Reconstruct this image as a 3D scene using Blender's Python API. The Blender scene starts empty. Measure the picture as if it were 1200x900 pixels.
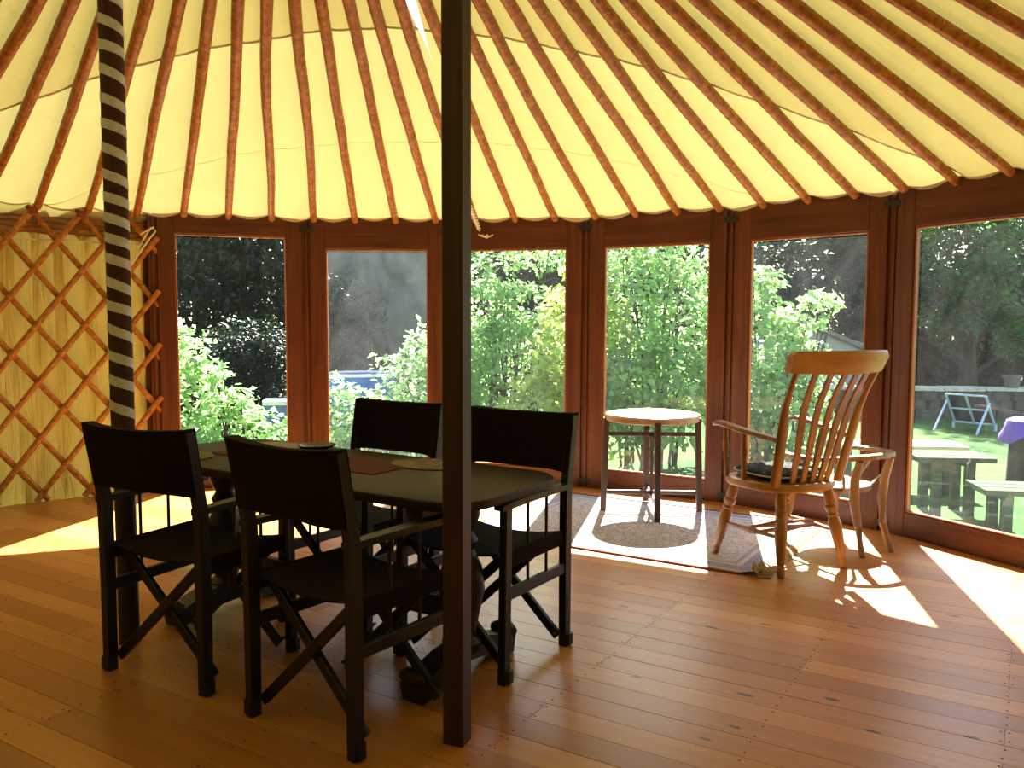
import bpy, math, random
import numpy as np
from mathutils import Vector, Matrix

rnd = random.Random(7)
sc = bpy.context.scene
COL = sc.collection
R = math.radians

# ------------------------------------------------------------------ camera
EYE = 1.30
def set_camera():
    p, r = R(4.22), R(0.185)
    fwd = Vector((0, math.cos(p), -math.sin(p)))
    up = Vector((0, math.sin(p), math.cos(p)))
    rt = Vector((1, 0, 0))
    rt2 = rt * math.cos(r) + up * math.sin(r)
    up2 = up * math.cos(r) - rt * math.sin(r)
    cam = bpy.data.cameras.new('camera')
    cam.sensor_width = 36
    cam.lens = 993 / 1200 * 36
    cam.clip_start = 0.05
    cam.clip_end = 400
    o = bpy.data.objects.new('camera', cam)
    m = Matrix((rt2, up2, -fwd)).transposed().to_4x4()
    m.translation = Vector((0, 0, EYE))
    o.matrix_world = m
    COL.objects.link(o)
    sc.camera = o
set_camera()

# ------------------------------------------------------------------ sky, sun, exposure
SUN_AZ, SUN_EL = R(12.3), R(44.5)          # azimuth to the right of +Y
def set_light():
    w = bpy.data.worlds.new('sky')
    sc.world = w
    w.use_nodes = True
    nt = w.node_tree
    bg = nt.nodes['Background']
    sky = nt.nodes.new('ShaderNodeTexSky')
    sky.sky_type = 'NISHITA'
    sky.sun_disc = False
    sky.sun_elevation = SUN_EL
    sky.sun_rotation = SUN_AZ
    sky.air_density = 1.0
    sky.dust_density = 1.5
    nt.links.new(sky.outputs[0], bg.inputs[0])
    bg.inputs[1].default_value = 0.36
    s = bpy.data.lights.new('sun', 'SUN')
    s.energy = 29.5
    s.color = (1.0, 0.95, 0.86)
    s.angle = R(0.6)
    so = bpy.data.objects.new('sun', s)
    d = Vector((math.sin(SUN_AZ) * math.cos(SUN_EL), math.cos(SUN_AZ) * math.cos(SUN_EL), math.sin(SUN_EL)))
    so.rotation_euler = d.to_track_quat('Z', 'Y').to_euler()
    so.location = d * 30
    COL.objects.link(so)
    vs = sc.view_settings
    vs.view_transform = 'Standard'
    vs.look = 'None'
    vs.gamma = 1
    vs.use_curve_mapping = False
    vs.exposure = 0.85
set_light()

# ------------------------------------------------------------------ mesh helpers
class MB:
    def __init__(self):
        self.v, self.f = [], []
    def add(self, vs, fs):
        n = len(self.v)
        self.v += [tuple(p) for p in vs]
        self.f += [tuple(i + n for i in f) for f in fs]
        return self
    def box(self, c, s, rz=0.0, b=0.0):
        x, y, z = s[0] / 2, s[1] / 2, s[2] / 2
        return self.bar((c[0], c[1], c[2] - z), (c[0], c[1], c[2] + z), s[0], s[1],
                        (math.cos(rz), math.sin(rz), 0), b)
    def bar(self, p0, p1, w, h, side=(1, 0, 0), b=0.003, w1=None, h1=None):
        """chamfered rectangular bar; w along 'side', h along the other cross axis"""
        p0, p1 = Vector(p0), Vector(p1)
        a = (p1 - p0).normalized()
        s = Vector(side)
        s = (s - a * s.dot(a)).normalized()
        t = a.cross(s)
        w1 = w if w1 is None else w1
        h1 = h if h1 is None else h1
        def ring(p, w, h):
            x, y = w / 2, h / 2
            if b <= 0:
                q = [(-x, -y), (x, -y), (x, y), (-x, y)]
            else:
                q = [(-x + b, -y), (x - b, -y), (x, -y + b), (x, y - b), (x - b, y), (-x + b, y), (-x, y - b), (-x, -y + b)]
            return [p + s * i + t * j for i, j in q]
        A, B = ring(p0, w, h), ring(p1, w1, h1)
        n = len(A)
        fs = [(i, (i + 1) % n, n + (i + 1) % n, n + i) for i in range(n)]
        fs += [tuple(range(n - 1, -1, -1)), tuple(range(n, 2 * n))]
        return self.add(A + B, fs)
    def sweep(self, pts, prof, side=(1, 0, 0), scale=None):
        """sweep a 2-D closed profile along pts; side fixes the profile's x axis"""
        P = [Vector(p) for p in pts]
        n, m = len(P), len(prof)
        vs = []
        for i, p in enumerate(P):
            a = (P[min(i + 1, n - 1)] - P[max(i - 1, 0)]).normalized()
            s = Vector(side)
            if abs(s.dot(a)) > 0.999:
                s = Vector((0.3, 0.9, 0.1))
            s = (s - a * s.dot(a)).normalized()
            t = a.cross(s)
            k = scale[i] if scale else (1, 1)
            if not isinstance(k, tuple):
                k = (k, k)
            vs += [p + s * (x * k[0]) + t * (y * k[1]) for x, y in prof]
        fs = []
        for i in range(n - 1):
            for j in range(m):
                fs.append((i * m + j, i * m + (j + 1) % m, (i + 1) * m + (j + 1) % m, (i + 1) * m + j))
        fs += [tuple(range(m - 1, -1, -1)), tuple(range((n - 1) * m, n * m))]
        return self.add(vs, fs)
    def tube(self, pts, r, seg=8, side=(0.13, 0.2, 0.97)):
        prof = [(math.cos(2 * math.pi * k / seg), math.sin(2 * math.pi * k / seg)) for k in range(seg)]
        rr = r if isinstance(r, (list, tuple)) else [r] * len(pts)
        return self.sweep(pts, prof, side, [(q, q) for q in rr])
    def lathe(self, prof, p0, p1, seg=14):
        """profile = [(t 0..1, radius)] spun about the axis p0-p1"""
        p0, p1 = Vector(p0), Vector(p1)
        a = (p1 - p0).normalized()
        s = Vector((1, 0, 0)) if abs(a.x) < 0.8 else Vector((0, 1, 0))
        s = (s - a * s.dot(a)).normalized()
        t = a.cross(s)
        vs = []
        for q, r in prof:
            c = p0.lerp(p1, q)
            vs += [c + (s * math.cos(2 * math.pi * k / seg) + t * math.sin(2 * math.pi * k / seg)) * r for k in range(seg)]
        fs = []
        for i in range(len(prof) - 1):
            for j in range(seg):
                fs.append((i * seg + j, i * seg + (j + 1) % seg, (i + 1) * seg + (j + 1) % seg, (i + 1) * seg + j))
        fs += [tuple(range(seg - 1, -1, -1)), tuple(range((len(prof) - 1) * seg, len(prof) * seg))]
        return self.add(vs, fs)
    def slab(self, outline, z0, z1, b=0.004):
        """horizontal slab from a convex 2-D outline, edges eased by b"""
        cx = sum(p[0] for p in outline) / len(outline)
        cy = sum(p[1] for p in outline) / len(outline)
        def ins(d):
            o = []
            for x, y in outline:
                l = math.hypot(x - cx, y - cy)
                k = (l - d) / l
                o.append((cx + (x - cx) * k, cy + (y - cy) * k))
            return o
        rings = [(ins(b), z0), (outline, z0 + b), (outline, z1 - b), (ins(b * .3), z1 - b * .3), (ins(b), z1)]
        n = len(outline)
        vs = [(x, y, z) for o, z in rings for x, y in o]
        fs = [(i * n + j, i * n + (j + 1) % n, (i + 1) * n + (j + 1) % n, (i + 1) * n + j) for i in range(4) for j in range(n)]
        fs += [tuple(range(n - 1, -1, -1)), tuple(range(4 * n, 5 * n))]
        return self.add(vs, fs)
    def build(self, name, mat, parent=None, smooth=False):
        me = bpy.data.meshes.new(name)
        me.from_pydata(self.v, [], self.f)
        me.validate()
        if smooth:
            me.polygons.foreach_set('use_smooth', [True] * len(me.polygons))
            try:
                me.set_sharp_from_angle(angle=R(40))
            except Exception:
                pass
        me.materials.append(mat)
        me.update()
        o = bpy.data.objects.new(name, me)
        COL.objects.link(o)
        if parent:
            o.parent = parent
        return o

def tag(o, label=None, cat=None, group=None, kind=None):
    for k, v in (('label', label), ('category', cat), ('group', group), ('kind', kind)):
        if v:
            o[k] = v
    return o

def empty(name, loc=(0, 0, 0), rz=0.0):
    o = bpy.data.objects.new(name, None)
    o.empty_display_size = 0.05
    o.location = loc
    o.rotation_euler = (0, 0, rz)
    COL.objects.link(o)
    return o

def thing(name, label, cat, loc=(0, 0, 0), rz=0.0, group=None):
    return tag(empty(name, loc, rz), label, cat, group)

def clone(o, parent=None):
    c = o.copy()
    COL.objects.link(c)
    if parent:
        c.parent = parent
    for ch in list(o.children):
        clone(ch, c)
    return c

# ------------------------------------------------------------------ materials
class NT:
    def __init__(self, name):
        self.m = bpy.data.materials.new(name)
        self.m.use_nodes = True
        self.t = self.m.node_tree
        self.t.nodes.clear()
        self.out = self.n('OutputMaterial')
    def n(self, typ, **kw):
        nd = self.t.nodes.new('ShaderNode' + typ)
        for k, v in kw.items():
            if k in ('operation', 'blend_type', 'data_type', 'feature', 'noise_dimensions', 'bands_direction', 'wave_type', 'clamp', 'distance'):
                setattr(nd, k, v)
            else:
                nd.inputs[k].default_value = v
        return nd
    def l(self, a, b):
        self.t.links.new(a, b)
    def surf(self, s):
        self.l(s, self.out.inputs['Surface'])
    def coords(self, scale=(1, 1, 1), shift=True):
        tc = self.n('TexCoord')
        mp = self.n('Mapping')
        mp.inputs['Scale'].default_value = scale
        if shift:
            oi = self.n('ObjectInfo')
            mu = self.n('Math', operation='MULTIPLY')
            mu.inputs[1].default_value = 37.0
            self.l(oi.outputs['Random'], mu.inputs[0])
            ad = self.n('VectorMath', operation='ADD')
            self.l(tc.outputs['Object'], ad.inputs[0])
            self.l(mu.outputs[0], ad.inputs[1])
            self.l(ad.outputs[0], mp.inputs['Vector'])
        else:
            self.l(tc.outputs['Object'], mp.inputs['Vector'])
        return mp.outputs[0]
    def noise(self, vec, scale=5.0, detail=4.0, rough=0.55, dist=0.0):
        nd = self.n('TexNoise', Scale=scale, Detail=detail, Roughness=rough, Distortion=dist)
        self.l(vec, nd.inputs['Vector'])
        return nd.outputs['Fac']
    def ramp(self, fac, stops, interp='LINEAR'):
        nd = self.n('ValToRGB')
        cr = nd.color_ramp
        cr.interpolation = interp
        while len(cr.elements) > 1:
            cr.elements.remove(cr.elements[-1])
        for i, (p, c) in enumerate(stops):
            e = cr.elements[0] if i == 0 else cr.elements.new(p)
            e.position = p
            e.color = (c[0], c[1], c[2], 1) if len(c) == 3 else c
        self.l(fac, nd.inputs[0])
        return nd.outputs[0]
    def mix(self, fac, a, b, blend='MIX'):
        nd = self.n('Mix', data_type='RGBA', blend_type=blend)
        ii = [i for i in nd.inputs if i.enabled]
        for sock, val in zip((nd.inputs['Factor'],), (fac,)):
            if isinstance(val, (int, float)):
                sock.default_value = val
            else:
                self.l(val, sock)
        for sock, val in ((nd.inputs[6], a), (nd.inputs[7], b)):
            if isinstance(val, (tuple, list)):
                sock.default_value = (*val[:3], 1)
            else:
                self.l(val, sock)
        return nd.outputs[2]
    def math(self, op, a, b=None, clamp=False):
        nd = self.n('Math', operation=op)
        nd.use_clamp = clamp
        for i, v in enumerate((a, b)):
            if v is None:
                continue
            if isinstance(v, (int, float)):
                nd.inputs[i].default_value = v
            else:
                self.l(v, nd.inputs[i])
        return nd.outputs[0]
    def bsdf(self, col, rough=0.5, bump=None, bstr=0.2, bdist=0.01, spec=0.5, metal=0.0, coat=0.0):
        b = self.n('BsdfPrincipled')
        b.inputs['Roughness'].default_value = rough if isinstance(rough, (int, float)) else 0.5
        if not isinstance(rough, (int, float)):
            self.l(rough, b.inputs['Roughness'])
        b.inputs['Specular IOR Level'].default_value = spec
        b.inputs['Metallic'].default_value = metal
        b.inputs['Coat Weight'].default_value = coat
        b.inputs['Coat Roughness'].default_value = 0.15
        if isinstance(col, (tuple, list)):
            b.inputs['Base Color'].default_value = (*col[:3], 1)
        else:
            self.l(col, b.inputs['Base Color'])
        if bump is not None:
            bp = self.n('Bump', Strength=bstr, Distance=bdist)
            self.l(bump, bp.inputs['Height'])
            self.l(bp.outputs[0], b.inputs['Normal'])
        return b

def wood(name, dark, mid, light, axis='x', rough=0.45, scale=1.0, bstr=0.15, spec=0.4, grain=26.0):
    g = NT(name)
    s = {'x': (1.2, grain, grain), 'y': (grain, 1.2, grain), 'z': (grain, grain, 1.2)}[axis]
    v = g.coords(tuple(k * scale for k in s))
    f = g.noise(v, 1.0, 5, 0.6, 0.6)
    f2 = g.noise(g.coords((2.5, 2.5, 2.5)), 1.0, 3)
    f3 = g.math('ADD', g.math('MULTIPLY', f, 0.75), g.math('MULTIPLY', f2, 0.25))
    c = g.ramp(f3, [(0.3, dark), (0.5, mid), (0.7, light)])
    g.surf(g.bsdf(c, rough, f, bstr, 0.004, spec).outputs[0])
    return g.m

def plain(name, col, rough=0.5, var=0.15, nscale=12.0, bstr=0.1, spec=0.4, metal=0.0):
    g = NT(name)
    f = g.noise(g.coords(), nscale, 5)
    c = g.ramp(f, [(0.3, tuple(k * (1 - var) for k in col)), (0.7, tuple(min(1, k * (1 + var)) for k in col))])
    g.surf(g.bsdf(c, rough, f, bstr, 0.003, spec, metal).outputs[0])
    return g.m

def canvas_mat(name, diff, trans, fac, folds=False):
    g = NT(name)
    v = g.coords((1, 1, 1), False)
    big = g.noise(g.coords((7, 7, 0.7) if folds else (1.6, 1.6, 3.0), False), 2.0, 3, 0.5, 0.8)
    fine = g.noise(v, 240, 2)
    blot = g.noise(v, 5.0, 4)
    c1 = g.mix(blot, tuple(k * 0.9 for k in diff), diff)
    c2 = g.mix(blot, tuple(k * 0.88 for k in trans), trans)
    h = g.math('ADD', g.math('MULTIPLY', big, 1.0), g.math('MULTIPLY', fine, 0.01))
    bp = g.n('Bump', Strength=0.5 if folds else 0.35, Distance=0.08 if folds else 0.06)
    g.l(h, bp.inputs['Height'])
    d = g.n('BsdfDiffuse')
    g.l(c1, d.inputs['Color'])
    t = g.n('BsdfTranslucent')
    g.l(c2, t.inputs['Color'])
    g.l(bp.outputs[0], d.inputs['Normal'])
    g.l(bp.outputs[0], t.inputs['Normal'])
    mx = g.n('MixShader')
    mx.inputs[0].default_value = fac
    g.l(d.outputs[0], mx.inputs[1])
    g.l(t.outputs[0], mx.inputs[2])
    g.surf(mx.outputs[0])
    return g.m

def leaf_mat(name, c1, c2, trans, tfac=0.45, rough=0.4, spec=0.5):
    g = NT(name)
    at = g.n('Attribute')
    at.attribute_name = 'tone'
    c = g.mix(at.outputs['Fac'], c1, c2)
    ct = g.mix(at.outputs['Fac'], tuple(k * 0.58 for k in trans), trans)
    b = g.bsdf(c, rough, spec=spec)
    t = g.n('BsdfTranslucent')
    g.l(ct, t.inputs['Color'])
    mx = g.n('MixShader')
    mx.inputs[0].default_value = tfac
    g.l(b.outputs[0], mx.inputs[1])
    g.l(t.outputs[0], mx.inputs[2])
    g.surf(mx.outputs[0])
    return g.m

def glass_mat(name, dirt, seed):
    """clear pane; a film of dust scatters the light that falls through it"""
    g = NT(name)
    fr = g.n('Fresnel', IOR=1.45)
    tr = g.n('BsdfTransparent')
    tr.inputs['Color'].default_value = (0.93, 0.97, 0.95, 1)
    gl = g.n('BsdfGlossy')
    gl.inputs['Roughness'].default_value = 0.0
    m1 = g.n('MixShader')
    g.l(fr.outputs[0], m1.inputs[0])
    g.l(tr.outputs[0], m1.inputs[1])
    g.l(gl.outputs[0], m1.inputs[2])
    tl = g.n('BsdfTranslucent')
    tl.inputs['Color'].default_value = (0.80, 0.86, 0.86, 1)
    df = g.n('BsdfDiffuse')
    df.inputs['Color'].default_value = (0.7, 0.74, 0.74, 1)
    md = g.n('MixShader')
    md.inputs[0].default_value = 0.7
    g.l(df.outputs[0], md.inputs[1])
    g.l(tl.outputs[0], md.inputs[2])
    tc = g.n('TexCoord')
    mp = g.n('Mapping')
    mp.inputs['Location'].default_value = (seed * 3.1, 0, seed)
    mp.inputs['Scale'].default_value = (2.2, 2.2, 1.3)
    g.l(tc.outputs['Object'], mp.inputs['Vector'])
    n1 = g.noise(mp.outputs[0], 1.6, 6, 0.65, 1.2)
    n2 = g.noise(mp.outputs[0], 40, 2, 0.7)
    f = g.ramp(n1, [(0.3, (0.25,) * 3), (0.75, (1,) * 3)])
    f = g.math('MULTIPLY', f, dirt)
    sp = g.ramp(n2, [(0.66, (0, 0, 0)), (0.74, (1, 1, 1))])
    f = g.math('ADD', f, g.math('MULTIPLY', sp, dirt * 0.6), True)
    m2 = g.n('MixShader')
    g.l(f, m2.inputs[0])
    g.l(m1.outputs[0], m2.inputs[1])
    g.l(md.outputs[0], m2.inputs[2])
    g.surf(m2.outputs[0])
    return g.m

def plank_mat():
    g = NT('pine boards')
    oi = g.n('ObjectInfo')
    tc = g.n('TexCoord')
    off = g.math('MULTIPLY', oi.outputs['Random'], 53.0)
    cmb = g.n('CombineXYZ')
    g.l(off, cmb.inputs[0]); g.l(off, cmb.inputs[2])
    ad = g.n('VectorMath', operation='ADD')
    g.l(tc.outputs['Object'], ad.inputs[0]); g.l(cmb.outputs[0], ad.inputs[1])
    def mp(s):
        m = g.n('Mapping')
        m.inputs['Scale'].default_value = s
        g.l(ad.outputs[0], m.inputs['Vector'])
        return m.outputs[0]
    grain = g.noise(mp((1.0, 30, 30)), 1.3, 5, 0.6, 0.8)
    wide = g.noise(mp((0.8, 5, 5)), 1.4, 3, 0.5)
    base = g.ramp(oi.outputs['Random'], [(0.0, (0.35, 0.118, 0.022)), (0.3, (0.46, 0.180, 0.039)), (0.5, (0.54, 0.226, 0.054)), (0.8, (0.62, 0.278, 0.073)), (1.0, (0.40, 0.140, 0.027))])
    tint = g.ramp(grain, [(0.3, (0.80, 0.72, 0.62)), (0.6, (1.0, 1.0, 1.0))])
    c = g.mix(1.0, base, tint, 'MULTIPLY')
    c = g.mix(g.math('MULTIPLY', wide, 0.35), c, (0.50, 0.24, 0.07))
    # knots, a few per board, drawn out along the grain
    vo = g.n('TexVoronoi', Scale=1.0, Randomness=1.0)
    vo.feature = 'F1'
    wob = g.n('TexNoise', Scale=16.0, Detail=2.0)
    g.l(ad.outputs[0], wob.inputs['Vector'])
    wv = g.n('VectorMath', operation='MULTIPLY')
    g.l(wob.outputs['Color'], wv.inputs[0]); wv.inputs[1].default_value = (0.16, 0.16, 0.0)
    wa = g.n('VectorMath', operation='ADD')
    g.l(mp((4.6, 13.0, 0.01)), wa.inputs[0]); g.l(wv.outputs[0], wa.inputs[1])
    g.l(wa.outputs[0], vo.inputs['Vector'])
    sep = g.n('SeparateColor')
    g.l(vo.outputs['Color'], sep.inputs[0])
    size = g.math('MULTIPLY', g.math('POWER', sep.outputs[0], 1.6), 0.14)
    k = g.math('SUBTRACT', g.math('ADD', size, 0.015), vo.outputs['Distance'])
    kf = g.math('MULTIPLY', k, 18.0, True)
    halo = g.math('MULTIPLY', g.math('ADD', k, 0.1), 4.0, True)
    c = g.mix(g.math('MULTIPLY', halo, 0.45), c, (0.42, 0.18, 0.05))
    c = g.mix(g.math('MULTIPLY', kf, 0.9), c, (0.05, 0.014, 0.005))
    rough = g.math('ADD', g.math('MULTIPLY', grain, 0.12), 0.26)
    b = g.bsdf(c, rough, wide, 0.10, 0.012, 0.5)
    g.surf(b.outputs[0])
    return g.m

def rug_mat():
    g = NT('rug pile')
    tc = g.n('TexCoord')
    sx = g.n('SeparateXYZ')
    g.l(tc.outputs['Object'], sx.inputs[0])
    v = g.coords((1, 1, 1), False)
    vo = g.n('TexVoronoi', Scale=13.0)
    vo.distance = 'MANHATTAN'
    vo.feature = 'F1'
    dn = g.n('VectorMath', operation='ADD')
    nz = g.n('TexNoise', Scale=9.0, Detail=3.0)
    g.l(v, nz.inputs['Vector'])
    g.l(v, dn.inputs[0]); g.l(nz.outputs['Color'], dn.inputs[1])
    mp = g.n('Mapping')
    mp.inputs['Scale'].default_value = (0.9, 1.25, 1)
    g.l(dn.outputs[0], mp.inputs['Vector'])
    g.l(mp.outputs[0], vo.inputs['Vector'])
    f = g.noise(v, 22, 4, 0.7, 1.5)
    fld = g.ramp(g.math('ADD', g.math('MULTIPLY', vo.outputs['Distance'], 0.6), g.math('MULTIPLY', f, 0.5)),
                 [(0.3, (0.12, 0.13, 0.24)), (0.42, (0.34, 0.20, 0.20)), (0.52, (0.48, 0.42, 0.38)), (0.62, (0.20, 0.21, 0.33)), (0.75, (0.54, 0.48, 0.43))])
    # border bands, lengthwise and across
    ay = g.math('ABSOLUTE', sx.outputs[1])
    ax = g.math('ABSOLUTE', sx.outputs[0])
    e = g.math('MINIMUM', g.math('SUBTRACT', 0.675, ay), g.math('SUBTRACT', 0.915, ax))
    band = g.ramp(g.math('MULTIPLY', e, 3.0), [(0.0, (0.36, 0.15, 0.11)), (0.06, (0.42, 0.40, 0.42)), (0.14, (0.20, 0.22, 0.36)), (0.36, (0.52, 0.51, 0.52)), (0.44, (0.30, 0.24, 0.30)), (0.52, (0.45, 0.46, 0.5))], 'CONSTANT')
    inb = g.math('LESS_THAN', e, 0.19)
    c = g.mix(g.math('MULTIPLY', inb, 0.62), fld, band)
    fine = g.noise(v, 260, 2)
    g.surf(g.bsdf(c, 0.95, fine, 0.5, 0.004, 0.05).outputs[0])
    return g.m

M = {}
M['plank'] = plank_mat()
M['subfloor'] = plain('underfloor', (0.06, 0.03, 0.015), 0.8)
M['frame_v'] = wood('stained pine upright', (0.045, 0.011, 0.005), (0.095, 0.026, 0.010), (0.145, 0.045, 0.017), 'z', 0.42)
M['frame_h'] = wood('stained pine rail', (0.045, 0.011, 0.005), (0.095, 0.026, 0.010), (0.145, 0.045, 0.017), 'x', 0.42)
M['bead'] = wood('sunlit pine bead', (0.22, 0.07, 0.02), (0.36, 0.13, 0.035), (0.45, 0.18, 0.05), 'z', 0.4)  # brighter orange than the frame: sun glow on the reveal edges painted in
M['pole'] = None
g = NT('peeled hazel pole')
v = g.coords((5, 5, 5))
f = g.noise(v, 5.5, 5, 0.65, 0.6)
c = g.ramp(f, [(0.30, (0.20, 0.06, 0.010)), (0.5, (0.38, 0.14, 0.022)), (0.70, (0.56, 0.27, 0.05))])
g.surf(g.bsdf(c, 0.5, f, 0.4, 0.006, 0.35).outputs[0])
M['pole'] = g.m
M['roof_a'] = canvas_mat('roof canvas', (0.42, 0.35, 0.17), (0.88, 0.84, 0.28), 0.0555)
M['roof_b'] = canvas_mat('roof canvas upper', (0.42, 0.35, 0.17), (0.87, 0.79, 0.22), 0.0415)
M['wall_canvas'] = canvas_mat('wall canvas', (0.52, 0.40, 0.085), (0.60, 0.46, 0.10), 0.035, True)
M['band'] = plain('woven red band', (0.30, 0.06, 0.03), 0.9, 0.3, 60)
M['cord'] = plain('pale cord', (0.75, 0.68, 0.50), 0.9, 0.2, 80)
M['iron'] = plain('black iron', (0.018, 0.016, 0.015), 0.5, 0.3, 30, 0.1, 0.4)
M['post'] = wood('dark square timber', (0.020, 0.0065, 0.0035), (0.040, 0.014, 0.007), (0.062, 0.023, 0.011), 'z', 0.5)
M['wrap'] = plain('brown wrapping cloth', (0.065, 0.026, 0.018), 0.9, 0.25, 40)
M['ribbon'] = plain('grey white ribbon', (0.66, 0.64, 0.74), 0.85, 0.12, 40)
M['chair_wood'] = wood('ebonised chair wood', (0.004, 0.0028, 0.0022), (0.008, 0.005, 0.004), (0.014, 0.009, 0.007), 'z', 0.42)
M['chair_cloth'] = plain('maroon chair canvas', (0.011, 0.0035, 0.004), 0.95, 0.3, 90, 0.2, 0.15)
M['table_wood'] = wood('dark oak table', (0.014, 0.0065, 0.005), (0.026, 0.013, 0.010), (0.038, 0.021, 0.016), 'x', 0.5, spec=0.25)
M['oak_dark'] = wood('carved dark oak', (0.010, 0.006, 0.004), (0.02, 0.012, 0.008), (0.032, 0.02, 0.013), 'z', 0.45)
M['elm'] = wood('waxed elm', (0.16, 0.065, 0.022), (0.28, 0.13, 0.045), (0.40, 0.21, 0.08), 'z', 0.38, grain=18)
M['elm_x'] = wood('waxed elm crest', (0.25, 0.115, 0.045), (0.40, 0.21, 0.085), (0.52, 0.30, 0.13), 'x', 0.38, grain=18)
M['ash_grey'] = wood('aged ash', (0.14, 0.08, 0.045), (0.24, 0.15, 0.085), (0.34, 0.22, 0.13), 'z', 0.4, grain=18)
M['tray_wood'] = wood('tray table wood', (0.035, 0.018, 0.011), (0.06, 0.033, 0.02), (0.09, 0.052, 0.032), 'z', 0.4)
M['tray_top'] = wood('tray table top', (0.28, 0.16, 0.085), (0.40, 0.25, 0.14), (0.5, 0.33, 0.2), 'x', 0.28)
M['rug'] = rug_mat()
M['fringe'] = plain('rug fringe', (0.50, 0.40, 0.28), 0.95, 0.3, 60)
M['fringe_red'] = plain('rug selvedge', (0.22, 0.07, 0.045), 0.95, 0.3, 60)
M['cushion'] = None
g = NT('dark cushion cloth')
v = g.coords((1, 1, 1), False)
f = g.noise(v, 11, 3, 0.5, 2.0)
c = g.ramp(f, [(0.45, (0.007, 0.009, 0.008)), (0.485, (0.12, 0.12, 0.09)), (0.515, (0.008, 0.010, 0.009))])
g.surf(g.bsdf(c, 0.9, f, 0.2, 0.004, 0.1).outputs[0])
M['cushion'] = g.m
M['piping'] = plain('pale piping', (0.42, 0.40, 0.30), 0.9)
M['runner'] = plain('maroon table runner', (0.085, 0.016, 0.014), 0.9, 0.3, 70)
M['mat_pale'] = plain('pale placemat', (0.30, 0.26, 0.20), 0.8, 0.25, 30)
M['mat_gold'] = plain('gilt leaf placemat', (0.13, 0.095, 0.035), 0.6, 0.8, 26)
M['bowl'] = plain('dark glazed bowl', (0.02, 0.02, 0.022), 0.25)

# ------------------------------------------------------------------ yurt frame of reference
CX, CY, RAD = -0.844, 3.005, 3.858
def pol(th, r=RAD, z=0.0):
    return Vector((CX + r * math.cos(R(th)), CY + r * math.sin(R(th)), z))
JOINTS = [118.6, 101.9, 85.3, 68.55, 51.8, 35.0, 18.3]
EAVE, SLOPE = 2.087, 0.426
def roof_z(r):
    return EAVE + SLOPE * (RAD - r)
BOARD = R(-31.8)
BU = Vector((math.cos(BOARD), math.sin(BOARD), 0))
BV = Vector((-math.sin(BOARD), math.cos(BOARD), 0))

# ------------------------------------------------------------------ floor
def build_floor():
    b = MB()
    b.slab([(CX + 3.93 * math.cos(2 * math.pi * k / 72), CY + 3.93 * math.sin(2 * math.pi * k / 72)) for k in range(72)], -0.07, -0.024, 0.003)
    fl = b.build('floor', M['subfloor'])
    tag(fl, 'knotty pine board floor with a glossy finish', kind='structure')
    c = Vector((CX, CY, 0))
    cs, ct = c.dot(BU), c.dot(BV)
    W = 0.125
    Rf = 3.93
    nails = MB()
    row = 0
    t = ct - Rf + 0.02
    while t < ct + Rf - 0.02:
        tm = t + W / 2
        half = math.sqrt(max(Rf * Rf - max(abs(tm - ct) - W / 2, 0) ** 2 * 1.0, 0.01)) - 0.02
        half = min(half, Rf - 0.02)
        lo, hi = cs - half, cs + half
        joists = [-0.037 + 0.667 * k for k in range(-12, 12)]
        cuts = [j for i, j in enumerate(joists) if (i + row * 2 + (1 if row % 5 == 0 else 0)) % 4 == 0 and lo + 0.3 < j < hi - 0.3]
        ends = [lo] + cuts + [hi]
        for a0, a1 in zip(ends[:-1], ends[1:]):
            L = a1 - a0 - 0.0015
            mb = MB()
            dz = rnd.uniform(-0.0007, 0.0)
            mb.bar((0, 0, -0.0115), (L, 0, -0.0115), W - 0.0012, 0.023, (0, 1, 0), 0.0010)
            o = mb.build('plank', M['plank'], fl)
            p = BU * a0 + BV * tm
            o.location = (p.x, p.y, dz)
            o.rotation_euler = (0, 0, BOARD)
        for j in joists:
            if lo < j < hi:
                dbl = j in cuts
                for dt in (-0.035, 0.035):
                    for ds in ((-0.012, 0.012) if dbl else (0.0,)):
                        p = BU * (j + ds + rnd.uniform(-.004, .004)) + BV * (tm + dt + rnd.uniform(-.006, .006))
                        k = 6
                        nails.add([(p.x + 0.0042 * math.cos(q * math.pi / 3), p.y + 0.0042 * math.sin(q * math.pi / 3), 0.0006) for q in range(k)], [tuple(range(k))])
        t += W
        row += 1
    n = nails.build('nail_head', plain('dark nail', (0.05, 0.018, 0.008), 0.9, spec=0.05), fl)
    tag(n, 'rows of dark nail heads', kind='stuff')
build_floor()

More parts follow.
